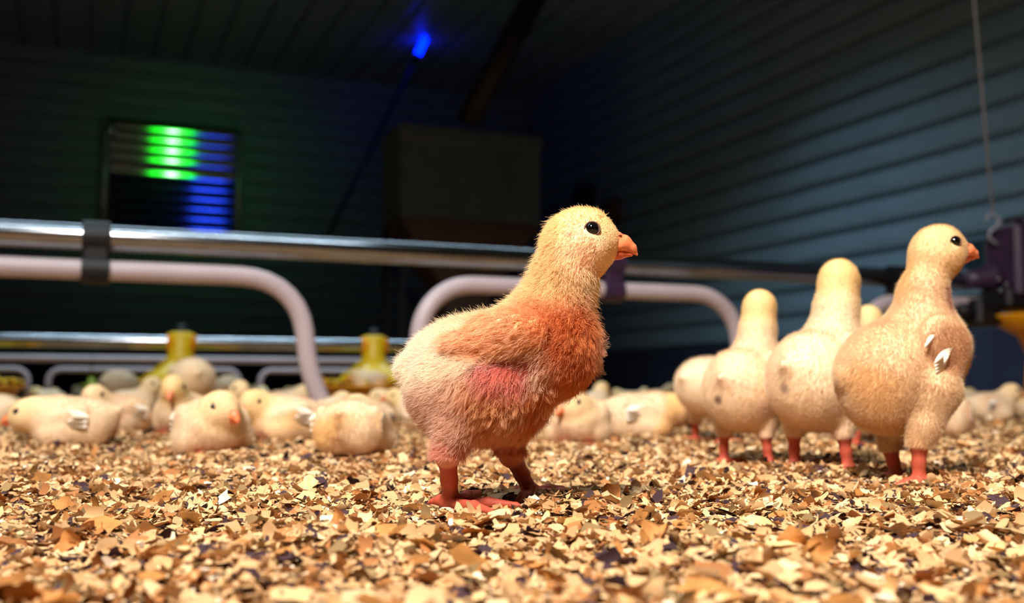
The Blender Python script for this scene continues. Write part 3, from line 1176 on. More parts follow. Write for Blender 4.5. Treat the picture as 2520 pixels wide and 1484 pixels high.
def make_down(name, parent, V, Fq, Nv, ctx, n, length, width, lift, colf, flow, lenf=None, mask=None, clump=None, pts=5, seed=1, gravity=0.0, jitter=0.8):
    r = np.random.default_rng(seed)
    tri = np.vstack([Fq[:, [0, 1, 2]], Fq[:, [0, 2, 3]]])
    A, B, Cc = V[tri[:, 0]], V[tri[:, 1]], V[tri[:, 2]]
    ar = np.linalg.norm(np.cross(B - A, Cc - A), axis=1)
    cdf = np.cumsum(ar)
    k = np.searchsorted(cdf, r.random(n) * cdf[-1])
    k = np.minimum(k, len(tri) - 1)
    a, b = r.random(n), r.random(n)
    fl = a + b > 1
    a[fl], b[fl] = 1 - a[fl], 1 - b[fl]
    wa = (1 - a - b)[:, None]
    P = A[k] * wa + B[k] * a[:, None] + Cc[k] * b[:, None]
    Nn = Nv[tri[k, 0]] * wa + Nv[tri[k, 1]] * a[:, None] + Nv[tri[k, 2]] * b[:, None]
    Nn /= np.linalg.norm(Nn, axis=1)[:, None] + 1e-9
    keep = np.ones(n, bool)
    if mask is not None:
        keep = mask(P, Nn, r)
    P, Nn = P[keep], Nn[keep]
    n = len(P)
    T = flow(P)
    T = T - Nn * (T * Nn).sum(1)[:, None]
    T /= np.linalg.norm(T, axis=1)[:, None] + 1e-9
    lf = np.array(lift(P) if callable(lift) else np.full(n, lift))
    stray = r.random(n) < 0.07
    lf[stray] = np.maximum(lf[stray], 0.7)
    Ln = (lenf(P) if lenf is not None else np.full(n, length)) * r.uniform(0.6, 1.25, n)
    Ln = np.where(stray & (Ln < 0.62), Ln * 1.45, Ln)
    jit = r.normal(0, 0.28, (n, 3))
    D = T * (1 - lf)[:, None] + Nn * lf[:, None] + jit * jitter
    D /= np.linalg.norm(D, axis=1)[:, None]
    s = np.linspace(0, 1, pts)
    bend = (T * 0.5 + r.normal(0, 0.25, (n, 3)))
    pos = P[:, None, :] - Nn[:, None, :] * 0.03 + (D[:, None, :] * s[None, :, None] + bend[:, None, :] * (s ** 2)[None, :, None] * 0.35) * Ln[:, None, None]
    if gravity:
        pos[..., 2] -= gravity * (s ** 2)[None, :] * Ln[:, None]
    if clump is not None:
        cw, csize = clump(P), 0.22
        warp = P + 0.14 * np.stack([noise3(P, 4.0, 301 + q) for q in range(3)], 1)
        cell = np.floor(warp / csize).astype(np.int64) + 500
        key = (cell[:, 0] * 2000 + cell[:, 1]) * 2000 + cell[:, 2]
        _, first, inv = np.unique(key, return_index=True, return_inverse=True)
        near = first[inv]
        tgt = pos[near]
        w = (cw[:, None] * (s ** 1.4)[None, :] * r.uniform(0.6, 0.95, n)[:, None])[..., None]
        pos = pos * (1 - w) + tgt * w
    colr = colf(P) * r.uniform(0.88, 1.08, (n, 1))
    hc = bpy.data.hair_curves.new(name)
    hc.add_curves([pts] * n)
    hc.attributes['position'].data.foreach_set('vector', (pos / 100).astype(np.float32).ravel())
    ra = hc.attributes.get('radius') or hc.attributes.new('radius', 'FLOAT', 'POINT')
    rad = (width * (1 - 0.85 * s ** 1.5))[None, :] * r.uniform(0.7, 1.2, (n, 1))
    ra.data.foreach_set('value', (rad / 100).astype(np.float32).ravel())
    ca = hc.attributes.new('col', 'FLOAT_COLOR', 'POINT')
    c4 = np.ones((n, pts, 4), np.float32)
    c4[..., :3] = np.clip(colr, 0, 1)[:, None, :]
    ca.data.foreach_set('color', c4.ravel())
    hc.materials.append(M['down'])
    o = bpy.data.objects.new(name, hc)
    return link(o, parent)


_eye = None


def ball_geo(r, nu=20, nv=12):
    V, Fc = [], []
    for j in range(nv + 1):
        a = math.pi * j / nv
        for i in range(nu):
            b = 2 * math.pi * i / nu
            V.append((r * math.sin(a) * math.cos(b), r * math.sin(a) * math.sin(b), r * math.cos(a)))
    for j in range(nv):
        for i in range(nu):
            i2 = (i + 1) % nu
            Fc.append((j * nu + i, (j + 1) * nu + i, (j + 1) * nu + i2, j * nu + i2))
    return np.array(V), Fc


def feather_geo(L, w, n=8, bend=0.15):
    """small pointed feather, x along the shaft, with a little thickness"""
    V, Fc = [], []
    for i in range(n + 1):
        t = i / n
        hw = w * (math.sin(math.pi * min(1, t * 0.95 + 0.02)) ** 0.7) * 0.5
        z = -bend * L * t * t
        V += [(L * t, -hw, z - 0.12 * hw), (L * t, 0, z + 0.03), (L * t, hw, z - 0.12 * hw), (L * t, 0, z - 0.03)]
    for i in range(n):
        for k in range(4):
            a, b = i * 4 + k, i * 4 + (k + 1) % 4
            Fc.append((a, b, b + 4, a + 4))
    return np.array(V), Fc


def beak_parts(T, s, parent, rs=0.045, hp=None):
    upper = [C(T(1.55, 0, -0.22), T(2.35, 0, -0.40), 0.60 * s, 0.42 * s, 0.3, 0, 1.0), C(T(2.35, 0, -0.40), T(2.80, 0, -0.66), 0.42 * s, 0.24 * s, 0.3),
             C(T(2.80, 0, -0.66), T(3.05, 0, -0.98), 0.24 * s, 0.07 * s, 0.2),
             E(T(1.95, 0.30, 0.02), (0.28 * s, 0.2 * s, 0.2 * s), None, 0.2), E(T(1.95, -0.30, 0.02), (0.28 * s, 0.2 * s, 0.2 * s), None, 0.2),
             C(T(1.2, 0.62, -0.78), T(2.1, 0.30, -0.58), 0.12 * s, 0.2 * s, 0.3), C(T(1.2, -0.62, -0.78), T(2.1, -0.30, -0.58), 0.12 * s, 0.2 * s, 0.3)]
    lower = [C(T(1.3, 0, -0.92), T(2.1, 0, -0.93), 0.42 * s, 0.30 * s, 0.2), C(T(2.1, 0, -0.93), T(2.75, 0, -0.97), 0.28 * s, 0.12 * s, 0.2)]
    v, f = polygonise(upper, rs)
    ub = mesh_obj('upper_beak', v / 100, f, M['beak'], parent)
    if rs < 0.05:
        for sy in (-1, 1):
            vv, fq = ball_geo(0.07 * s, 10, 8)
            e = find_surface(upper, T(2.12, 0, -0.03), (T(0, 1, 0) - T(0, 0, 0)) / np.linalg.norm(T(0, 1, 0) - T(0, 0, 0)) * sy, 1.5)
            mesh_obj('nostril', (vv * np.array([1.5, 1, 0.6]) + e) / 100, fq, M['nostril'], ub)
    v, f = polygonise(lower, rs)
    mesh_obj('lower_beak', v / 100, f, M['lower_beak'], parent)


def find_surface(prims, p, d, far=4.0):
    """outermost crossing along p + d t, from far inward"""
    t = np.linspace(far, 0, 161)
    X = p[None] + d[None] * t[:, None]
    v = sdf(prims, X)[0]
    k = np.argmax(v < 0)
    return X[k]


def build_chick(prims, head, name='chick', hyaw=0, hpitch=0, hs=1.0, vox=0.17, sit=False, ctx=None, hair=None, scale=1.0, colf=None, beak_res=0.05, feathers=True, wing=None, eye_lid=True):
    """returns the body object; eyes, beak, feathers and down are its children (centimetre input)"""
    ctx = dict(ctx or {})
    hp, R, T = head_prims(head, hyaw, hpitch, hs)
    allp = prims + hp
    ctx['head'] = np.array(head, float)
    ctx.setdefault('seed', 3)
    V, Fq = polygonise(allp, vox, 0.02 if sit else 0.0, 0.07 if sit else 0.06)
    d, dl, db = sdf(allp, V)
    legm = sm(-0.12, 0.16, db - dl)
    cf = colf or (lambda P: default_col(ctx, P, sit))
    base = cf(V)
    skin = base * (np.array([0.93, 0.80, 0.72]) if ctx.get('skin') is not None else np.array([0.97, 0.90, 0.84]))
    nn = noise3(V, 5.0, 9)
    lc = LEG_COL[None] * (1 + 0.18 * nn[:, None])
    colr = skin * (1 - legm[:, None]) + lc * legm[:, None]
    if ctx.get('skin') is not None:
        colr = ctx['skin'](V, colr)
    eyes = []
    for sy in (-1, 1):
        e = find_surface(hp, T(0.52, 0, 0.24), R[:, 1] * sy)
        eyes.append((e, sy))
    body = mesh_obj(name, V / 100, Fq, M['skin'], col=np.clip(colr, 0, 1))
    for e, sy in eyes:
        v, f = ball_geo(0.42 * hs, 18, 12)
        o = mesh_obj('eye', (v + e - R[:, 1] * sy * 0.17 * hs) / 100, f, M['eye'], body)
        if eye_lid:
            ring = []
            for k in range(25):
                a = 2 * math.pi * k / 24
                ring.append(e + R[:, 1] * sy * 0.015 + (R[:, 0] * math.cos(a) * 0.44 + R[:, 2] * math.sin(a) * 0.42) * hs)
            mesh_obj('eyelid', *[q if i else q / 100 for i, q in enumerate(tube_geo(np.array(ring), 0.05 * hs, 8, False))], M['eyelid'], o)
    beak_parts(lambda x, y, z: T(1.5 + (x - 1.5) * 1.12 + 0.05, y * 1.08, -0.5 + (z + 0.5) * 1.12), hs * 1.12, body, beak_res)
    if wing:
        for (c, yaw, pitch, L, w, cnt, side) in wing:
            for k in range(cnt):
                Rf = frame(yaw + k * 1.0 * side, pitch - k * 4)
                v, f = feather_geo(L * (1 - 0.06 * k), w)
                p = np.array(c) + np.array([-0.14 * k, side * 0.03 * k, -0.27 * k * (w / 0.8)])
                v = v @ np.stack([Rf[:, 0], Rf[:, 2] * 1.0, Rf[:, 1] * side], 0) + p
                mesh_obj('wing_feather', v / 100, f, M['feather'], body)
    if hair:
        Nv = np.zeros(len(V) * 3, np.float32)
        body.data.vertices.foreach_get('normal', Nv)
        Nv = Nv.reshape(-1, 3).astype(float)
        bt = T(1.9, 0, -0.45)

        def mask(P, Nn, r):
            dd, l_, b_ = sdf(allp, P)
            m = (b_ - l_) < 0.02
            for e, sy in eyes:
                m &= np.linalg.norm(P - e, axis=1) > 0.50 * hs
            m &= np.linalg.norm(P - bt, axis=1) > 0.78 * hs
            if sit:
                m &= P[:, 2] > 0.25
            if hair.get('mask'):
                m &= hair['mask'](P, r)
            return m

        fl = hair.get('flow') or (lambda P: default_flow(P, head, R, sit))
        make_down('down', body, V, Fq, Nv, ctx, hair['n'], hair.get('len', 0.45), hair.get('w', 0.016), hair.get('lift', 0.5), cf if not hair.get('col') else hair['col'], fl,
                  hair.get('lenf'), mask, hair.get('clump'), hair.get('pts', 4), ctx['seed'] + 5, hair.get('grav', 0.0), hair.get('jit', 0.8))
    body.scale = (scale, scale, scale)
    return body


def default_flow(P, head, R, sit):
    head = np.array(head, float)
    dh = np.linalg.norm(P - head, axis=1)
    hw = (1 - sm(1.6, 3.2, dh))[:, None]
    bodyf = np.array([-0.9, 0, -0.42])
    neckw = (sm(11.0, 13.5, P[:, 2]) if not sit else np.zeros(len(P)))[:, None]
    T = bodyf[None] * (1 - neckw) + np.array([-0.35, 0, -1.0])[None] * neckw
    hd = -R[:, 0] * 1.0 - R[:, 2] * 0.35
    return T * (1 - hw) + hd[None] * hw


def place(o, x, y, yaw, z=0.0, s=None):
    o.location = (x, y, z)
    o.rotation_euler = (0, 0, math.radians(yaw))
    if s:
        o.scale = (s, s, s)
    return o


# ---- the large chick in the middle: local axes equal the world's, x to its beak
MP = [
    E((-0.95, 0, 7.35), (3.7, 3.7, 3.35)),
    C((-1.0, 0, 8.0), (3.2, 0, 9.5), 3.0, 2.7, 1.5),
    E((3.55, 0, 9.35), (2.5, 2.8, 2.4), rot_y(-8), 1.5),
    E((0.9, 0, 6.5), (2.4, 3.0, 2.4), None, 1.3),
    C((-3.9, 0, 8.4), (-4.8, 0, 8.4), 1.1, 0.35, 1.2),
    C((3.75, 0, 11.2), (4.45, 0, 13.3), 2.2, 1.62, 1.6),
    C((4.45, 0, 13.3), (5.1, 0, 15.0), 1.62, 1.6, 1.0),
    # wing of each side: shoulder, fore wing and tip
    E((0.9, -3.05, 10.15), (2.35, 0.95, 1.35), rot_y(-12), 0.2),
    C((2.5, -3.05, 10.3), (0.2, -3.5, 9.4), 1.0, 0.65, 0.2, 0, 0.6),
    C((-0.5, -3.35, 9.8), (-2.2, -3.45, 9.5), 0.75, 0.2, 0.2, 0, 0.6),
    E((0.9, 2.85, 10.15), (2.35, 0.75, 1.45), rot_y(-12), 0.35),
]
MP += leg_prims((-0.3, -2.1, 6.4), (-1.65, -2.25, 4.9), (-2.2, -2.3, 3.45), (foot_near[0] + 0.05, foot_near[1] + 0.2, 0.65), 0, -1, near_toes)
MP += leg_prims((1.3, 2.0, 6.3), (1.0, 2.3, 4.7), (1.4, 2.5, 3.1), (foot_far[0] - 0.1, foot_far[1], 0.65), 0, 1, far_toes)
HM = (5.55, 0, 16.05)

ORG = np.array(lin(220, 118, 36))
ORG2 = np.array(lin(228, 146, 66))
TAN = np.array(lin(214, 142, 82))
WCR = np.array(lin(250, 234, 212))
RED = np.array(lin(150, 52, 52))


def main_col(P):
    x, y, z = P[:, 0], P[:, 1], P[:, 2]
    n1 = noise3(P, 1.6, 21)
    n2 = noise3(P, 4.2, 22)
    c = np.tile(WCR, (len(P), 1))

    def mix(c, k, w):
        w = np.clip(w, 0, 1)[:, None]
        return c * (1 - w) + np.array(k)[None] * w
    c = mix(c, lin(250, 224, 178), sm(9.5, 12.5, z))
    c = mix(c, lin(238, 206, 156), sm(12.2, 14.0, z) * 0.75)
    c = mix(c, lin(244, 214, 158), sm(14.5, 16.8, z) * 0.8)
    # pale cheek
    c = mix(c, lin(252, 220, 186), (1 - sm(0.8, 2.0, np.hypot(x - 5.4, z - 15.0))) * 0.8)
    # orange throat and breast
    ax = x * 0.80 + z * 0.60
    w = sm(6.4, 8.8, ax + 0.7 * n1) * (1 - sm(10.6, 13.4, z + 0.4 * n2)) * sm(0.8, 2.8, x)
    c = mix(c, ORG, w * 0.88)
    c = mix(c, WCR, sm(5.6, 6.8, x) * (1 - sm(8.6, 10.6, z)) * 0.45 + (sm(5.9, 6.9, x) * 0.5) * (1 - sm(11, 12, z)))
    # tan, damp belly down
    w = (1 - sm(6.6, 8.6, z + 0.5 * n1)) * sm(-2.2, 0.2, x + 0.35 * (z - 5))
    c = mix(c, ORG2, w * 0.7)
    c = mix(c, ORG, w * sm(0.0, 0.9, n1 + 0.6 * n2) * 0.8)
    c = mix(c, TAN, w * sm(0.2, 1.0, -n1 + 0.5 * n2) * 0.5)
    # wing: rosy cream with orange streaks
    ww = (1 - sm(0.9, 1.35, np.hypot((x - 0.4) / 2.9, (z - 10.2) / 1.5))) * sm(2.2, 2.6, np.abs(y))
    c = mix(c, lin(246, 188, 140), ww * 0.75)
    c = mix(c, lin(232, 150, 96), ww * sm(0.1, 0.9, n2) * 0.6)
    # bare red skin below the wing
    wr_ = (1 - sm(0.5, 1.3, np.hypot((x - 0.9) / 1.8, (z - 7.6) / 0.9))) * sm(1.6, 2.2, np.abs(y))
    c = mix(c, lin(206, 112, 100), wr_ * 0.8)
    # pinkish rump side
    wp_ = (1 - sm(0.5, 1.5, np.hypot((x + 3.0) / 2.2, (z - 5.4) / 1.8)))
    c = mix(c, lin(226, 166, 140), wp_ * 0.6)
    # thigh down near the hock
    c = mix(c, lin(226, 140, 116), (1 - sm(3.4, 4.8, z)) * 0.7)
    return np.clip(c * (1 + 0.05 * n2[:, None]), 0, 1)


def main_skin(V, c):
    x, y, z = V[:, 0], V[:, 1], V[:, 2]
    w = (1 - sm(0.7, 1.25, np.hypot((x - 1.1) / 2.4, (z - 8.1 - 0.12 * (x - 1.1)) / 1.0))) * sm(1.6, 2.2, np.abs(y))
    c = c * (1 - 0.92 * w[:, None]) + RED[None] * 0.92 * w[:, None]
    belly = (1 - sm(6.5, 8.8, z)) * sm(-2.5, -0.5, x) * sm(3.0, 3.6, z) * 0.6
    c = c * (1 - belly[:, None]) + np.array(lin(196, 104, 66))[None] * belly[:, None]
    face = 1 - sm(0.5, 1.6, np.linalg.norm(V - np.array([6.9, 0, 15.6]), axis=1))
    c = c * (1 - 0.5 * face[:, None]) + np.array(lin(236, 160, 120))[None] * 0.5 * face[:, None]
    ear = 1 - sm(0.08, 0.26, np.linalg.norm((V - np.array([4.75, -1.6, 15.95])) * np.array([1, 0.5, 1]), axis=1))
    c = c * (1 - ear[:, None]) + np.array(lin(196, 104, 86))[None] * ear[:, None]
    return c


def main_len(P):
    x, y, z = P[:, 0], P[:, 1], P[:, 2]
    L = np.full(len(P), 0.48)
    dh = np.linalg.norm(P - np.array(HM), axis=1)
    L = np.where(dh < 2.6, 0.20 + 0.1 * sm(1.6, 2.6, dh), L)
    face = np.linalg.norm(P - np.array([6.9, 0, 15.4]), axis=1)
    L = np.where(face < 1.9, 0.07 + 0.07 * sm(0.8, 1.9, face), L)
    nape = sm(12.2, 13.6, z) * (x < 4.2)
    L = L + 0.12 * nape
    wet = wet_w(P)
    L = L * (1 - wet) + 0.82 * wet
    wing = (1 - sm(0.8, 1.25, np.hypot((x - 0.4) / 2.9, (z - 10.2) / 1.5))) * sm(2.2, 2.6, np.abs(y))
    L = L * (1 - wing) + 0.75 * wing
    L = np.where(z < 4.4, np.minimum(L, 0.45), L)
    return L


def wet_w(P):
    x, y, z = P[:, 0], P[:, 1], P[:, 2]
    br = sm(8.6, 10.4, x * 0.80 + z * 0.60) * (1 - sm(10.0, 11.6, z))
    be = (1 - sm(7.2, 9.0, z)) * sm(-2.2, -0.2, x + 0.35 * (z - 5))
    return np.clip(np.maximum(br * sm(1.2, 2.8, x), be), 0, 1)


def main_clump(P):
    x, y, z = P[:, 0], P[:, 1], P[:, 2]
    wing = (1 - sm(0.8, 1.25, np.hypot((x - 0.4) / 2.9, (z - 10.2) / 1.5))) * sm(2.2, 2.6, np.abs(y))
    return np.clip(0.95 * wet_w(P) + 0.7 * wing + 0.12, 0, 0.97)


def main_flow(P):
    x, y, z = P[:, 0], P[:, 1], P[:, 2]
    T = np.tile(np.array([-0.9, 0, -0.35]), (len(P), 1))
    w = sm(11.0, 13.0, z)[:, None]
    T = T * (1 - w) + np.array([-0.35, 0, -1.0])[None] * w
    dh = np.linalg.norm(P - np.array(HM), axis=1)
    w = (1 - sm(1.8, 3.0, dh))[:, None]
    T = T * (1 - w) + np.array([-1.0, 0, -0.3])[None] * w
    w = wet_w(P)[:, None]
    T = T * (1 - w) + np.array([-0.5, 0, -0.85])[None] * w
    w = ((1 - sm(0.9, 1.3, np.hypot((x - 0.4) / 2.9, (z - 10.2) / 1.5))) * sm(2.2, 2.6, np.abs(y)))[:, None]
    T = T * (1 - w) + np.array([-1.0, 0, -0.12])[None] * w
    return T


def main_lift(P):
    x, y, z = P[:, 0], P[:, 1], P[:, 2]
    lf = np.full(len(P), 0.52)
    lf = lf * (1 - wet_w(P)) + 0.22 * wet_w(P)
    wing = (1 - sm(0.8, 1.25, np.hypot((x - 0.4) / 2.9, (z - 10.2) / 1.5))) * sm(2.2, 2.6, np.abs(y))
    lf = lf * (1 - wing) + 0.10 * wing
    dh = np.linalg.norm(P - np.array(HM), axis=1)
    return np.where(dh < 2.4, 0.36, lf)


def main_mask(P, r):
    x, y, z = P[:, 0], P[:, 1], P[:, 2]
    bare = (1 - sm(0.6, 1.15, np.hypot((x - 1.1) / 2.2, (z - 8.2 - 0.12 * (x - 1.1)) / 0.72))) * sm(1.6, 2.2, np.abs(y))
    return (r.random(len(P)) > 0.9 * bare) & (z > 3.25)


big = build_chick(MP, HM, 'chick', 0, 0, 1.0, 0.125, False, {'seed': 3, 'skin': main_skin},
                  dict(n=125000, w=0.0125, lenf=main_len, lift=main_lift, flow=main_flow, clump=main_clump, mask=main_mask, pts=6, grav=0.06), 1.0, main_col, 0.03)
place(big, X0, Y0, 0, 0.002)
tag(big, 'large orange-breasted chick striding alone, damp belly down and red legs', 'chick')

# ---- tall chick beside the motor unit
RP = [
    E((-1.1, 0, 7.8), (3.65, 3.45, 3.9)),
    C((-0.6, 0, 9.0), (2.1, 0, 10.5), 3.1, 2.7, 1.5),
    E((2.5, 0, 9.9), (2.75, 2.9, 3.0), None, 1.5),
    E((1.2, 0, 6.8), (2.5, 3.0, 2.5), None, 1.5),
    C((-4.0, 0, 8.4), (-4.7, 0, 8.3), 1.2, 0.5, 1.2),
    C((1.95, 0, 12.4), (2.35, 0, 14.6), 2.05, 1.52, 1.6),
    C((2.35, 0, 14.6), (3.15, 0, 17.0), 1.52, 1.42, 1.0),
    E((1.9, -2.95, 10.7), (2.15, 0.85, 1.9), rot_y(40), 0.2),
    C((3.0, -3.0, 10.6), (2.5, -3.25, 8.7), 0.9, 0.45, 0.2, 0, 0.7),
    E((1.9, 2.85, 10.6), (2.15, 0.8, 2.0), rot_y(40), 0.35),
]
RP += leg_prims((1.05, -2.5, 7.0), (0.15, -2.8, 4.6), (-0.3, -2.65, 3.4), (-0.35, -2.6, 0.6), -12, -1, kt=0.7)
RP += leg_prims((1.2, 2.2, 6.6), (0.9, 2.2, 4.0), (0.5, 2.2, 2.9), (0.9, 2.0, 0.55), 5, 1)
HR = (3.75, 0, 18.1)
Yr = 0.795
rp = ground(2228, 1196)
rctx = {'seed': 31, 'yellow': False}


def r_col(P):
    c = default_col({'head': np.array(HR), 'seed': 31}, P, False) * np.array([0.97, 0.93, 0.87])
    d = np.hypot((P[:, 0] - 3.4) / 0.45, (P[:, 2] - 14.0) / 1.3)
    wg = ((1 - sm(0.6, 1.2, np.hypot((P[:, 0] - 2.1) / 2.2, (P[:, 2] - 10.1) / 2.0))) * sm(2.3, 2.8, -P[:, 1]) * 0.55)[:, None]
    c = c * (1 - wg) + np.array(lin(206, 148, 106))[None] * wg
    w = ((1 - sm(0.4, 1.3, d)) * 0.7 * (P[:, 1] < 0))[:, None]
    c = c * (1 - w) + np.array(lin(176, 88, 78))[None] * w
    return c


tall = build_chick(RP, HR, 'chick', -6, 6, 1.0, 0.15, False, rctx,
                   dict(n=170000, len=0.36, w=0.0080, lift=0.78, jit=0.45, lenf=lambda P: 0.14 + 0.14 * sm(1.7, 4.5, np.linalg.norm(P - np.array(HR), axis=1))), 1.0, r_col, 0.04,
                   wing=[((0.75, -3.60, 11.2), 178, -28, 1.0, 0.32, 5, -1), ((1.9, -3.80, 10.2), 178, -34, 2.0, 0.62, 4, -1)])
place(tall, rp[0], Yr, 14)
tag(tall, 'tall upright chick in profile with white wing feathers beside the motor unit', 'chick')

# ---- two chicks seen from behind, one half hidden, one showing only its head
def standing(yaw, px, py, s, label, seed, head=(3.6, 0, 17.2), hyaw=0, hpitch=0, n=26000, vent=None, yellow=True, prims=None, dy=0.0, group=None):
    P = prims or stand_spec()
    ctx = {'seed': seed, 'yellow': yellow, 'vent': vent}
    hair = dict(n=int(n * 2.2), len=0.36, w=0.0100, lift=0.78, jit=0.45, lenf=lambda P: 0.15 + 0.13 * sm(1.6, 4.8, np.linalg.norm(P - np.array(head), axis=1))) if n else None
    o = build_chick(P, head, 'chick', hyaw, hpitch, 0.87, 0.18, False, ctx, hair, s, None, 0.06,
                    wing=[((0.6, -3.55, 10.3), 177, -22, 1.9, 0.8, 4, -1), ((0.6, 3.55, 10.3), 183, -22, 1.9, 0.8, 4, 1)])
    g = ground(px, py)
    place(o, g[0], g[1] + dy, yaw, 0.0, s)
    return tag(o, label, 'chick', group)


standing(42, 2022, 1163, 1.0, 'chick seen from behind with a dark red vent, neck stretched upright', 41, hyaw=25, vent=np.array([-4.5, 0.3, 7.3]))
standing(50, 1838, 1147, 0.89, 'shorter chick seen from behind with a bright yellow crown', 42, hyaw=20, hpitch=-10, vent=np.array([-4.6, 0.6, 7.0]))
standing(80, 2158, 1103, 0.93, 'chick showing only its yellow head between two standing chicks', 44, n=9000)

# ---- sitting chicks
SITTING = [
    # px, base py, yaw, head, head yaw, pitch, scale, label, hair
    (178, 1110, 186, (5.3, 0.2, 4.3), -2, -10, 1.0, 'pale chick lying flat with its pink beak stretched past its breast', 14000),
    (-12, 1062, 150, (4.8, 0, 5.0), 0, 0, 1.0, 'white chick cut off by the picture edge near the flat lying chick', 5000),
    (286, 1074, 236, (4.4, 0.6, 6.0), 25, -5, 1.0, 'plump cream chick resting between the flat lying chick and the staring one', 8000),
    (322, 1034, 2, (4.2, 0.0, 7.2), 0, -5, 1.08, 'greenish cream chick in profile behind the plump cream chick', 5000),
    (448, 1070, 268, (4.2, 0, 6.9), 8, -22, 1.06, 'chick staring straight out below the yellow feeder cone', 9000),
    (518, 1127, 298, (3.8, 0.3, 5.2), 24, -14, 1.0, 'fluffy chick with black eye and orange beak sitting with breast bare', 14000),
    (566, 1048, 310, (4.0, 0, 6.9), 10, -15, 1.0, 'chick peeping over the back of the fluffy black-eyed chick', 5000),
    (700, 1093, 205, (4.4, 0.8, 5.3), 38, -12, 1.0, 'orange-faced chick crouching beside the leg of the white bent tube', 9000),
    (702, 1030, 12, (4.2, 0, 5.8), 0, 0, 1.05, 'yellow-backed chick behind the orange-faced crouching chick', 4000),
    (868, 1129, 82, (3.4, 0.9, 4.6), 30, -10, 1.0, 'round chick with its tail raised turned away under the orange pan', 14000),
    (832, 1062, 88, (3.8, 0, 5.2), 0, 0, 0.95, 'yellow-naped chick squeezed between tube leg and orange pan', 5000),
    (978, 1038, 200, (4.2, 0, 5.2), 0, 0, 1.0, 'dull cream chick beside the orange pan, mostly covered', 4000),
    (1424, 1101, 258, (3.4, -0.2, 5.3), -36, -10, 1.0, 'chick facing out with a stretched pink foot by the large chick', 12000),
    (1578, 1086, 4, (5.4, 0, 4.1), -6, -18, 1.06, 'long low chick with a white wing patch and drooping head', 12000),
    (1462, 1030, 60, (4.2, 0, 6.8), 0, 0, 1.0, 'grey-white chick just behind the one with the stretched foot', 4000),
    (2082, 1088, 100, (4.2, 0, 5.0), 0, 0, 0.9, 'greyish chick crouching behind the legs of standing chicks', 4000),
    (2322, 1083, 62, (4.6, -0.5, 6.6), -30, 0, 1.04, 'chick with a broad white wing patch behind the tall chick', 9000),
    (2440, 1039, 4, (4.6, 0, 6.3), -4, -2, 1.0, 'small white chick in profile below the orange motor pan', 6000),
    (2530, 1028, 190, (4.2, 0, 5.6), 0, 0, 1.0, 'yellowish chick partly outside the view near the motor unit', 4000),
]
used = []
for i, (px, py, yaw, hd, hy, hpit, s, label, n) in enumerate(SITTING):
    ctx = {'seed': 60 + i, 'yellow': i % 3 == 1, 'vent': np.array([-4.7, 0, 3.4]) if i == 9 else None}
    hair = dict(n=int(n * 1.5), len=0.34, w=0.014, lift=0.62, jit=0.55, lenf=lambda P, hd=hd: 0.15 + 0.15 * sm(1.6, 4.0, np.linalg.norm(P - np.array(hd), axis=1)))
    wl = [((0.1, -3.62, 4.3), 176, -10, 2.9, 1.25, 3, -1), ((0.1, 3.62, 4.3), 184, -10, 2.9, 1.25, 3, 1)]
    o = build_chick(sit_spec(1.0, hd), hd, 'chick', hy, hpit, 0.93, 0.22, True, ctx, hair, s, None, 0.07, wing=wl)
    g = ground(px, py)
    dy = 0.040
    x, y = g[0] * (g[1] + dy) / g[1], g[1] + dy
    place(o, x, y, yaw, 0.0, s)
    used.append((x, y))
    tag(o, label, 'chick', 'chicks resting on the litter')

# standing chicks in the huddle by the feeder, and the one inside the pan
FEED = [
    E((-1.0, 0, 7.9), (4.2, 4.0, 3.9)), E((1.6, 0, 8.4), (3.2, 3.2, 3.2), None, 1.5),
    C((2.6, 0, 8.4), (4.6, 0, 7.4), 2.2, 1.6, 1.4), C((-4.4, 0, 8.8), (-5.4, 0, 9.0), 1.1, 0.35, 1.2),
]
for sy in (-1, 1):
    FEED += leg_prims((0.6, sy * 2.3, 6.4), (0.1, sy * 2.4, 4.2), (-0.4, sy * 2.4, 3.2), (-0.1, sy * 2.6, 0.55), 0, sy)
    FEED += [E((0.6, sy * 3.1, 8.6), (2.6, 0.8, 1.7), rot_y(15), 0.6)]
standing(38, 1748, 1090, 0.95, 'chick half hidden behind the shorter chick with the yellow crown', 43, head=(5.4, 0, 6.9), hpitch=-25, n=9000, prims=FEED, yellow=False)
standing(120, 468, 1038, 1.12, 'yellow-backed chick standing with lowered head under the feeder cone', 90, head=(5.4, 0, 6.9), hpitch=-25, n=9000, prims=FEED)
standing(70, 290, 1028, 0.95, 'brownish cream chick standing turned away at the back of the huddle', 91, head=(5.4, 0, 6.9), hpitch=-25, n=5000, prims=FEED, yellow=False)
standing(100, 560, 1026, 0.85, 'chick bending down behind the huddle under the feeder cone', 92, head=(5.4, 0, 6.9), hpitch=-25, n=4000, prims=FEED, yellow=False)
hd = (4.2, 0.3, 4.8)
o = build_chick(sit_spec(1.0, hd), hd, 'chick', 10, -20, 0.9, 0.24, True, {'seed': 95}, dict(n=4000, len=0.34, w=0.02, lift=0.5), 1.0, None, 0.07,
                wing=[((-0.2, -3.95, 3.9), 177, -16, 2.2, 0.9, 4, -1), ((-0.2, 3.95, 3.9), 183, -16, 2.2, 0.9, 4, 1)])
pp = P2(0, 0)
place(o, pp[0] + 0.0, pp[1] - 0.085, 176, 0.058, 1.02)
tag(o, 'white-backed chick sitting inside the orange feeder pan', 'chick')
for t in (0.5, 0.35, 0.6):
    pass

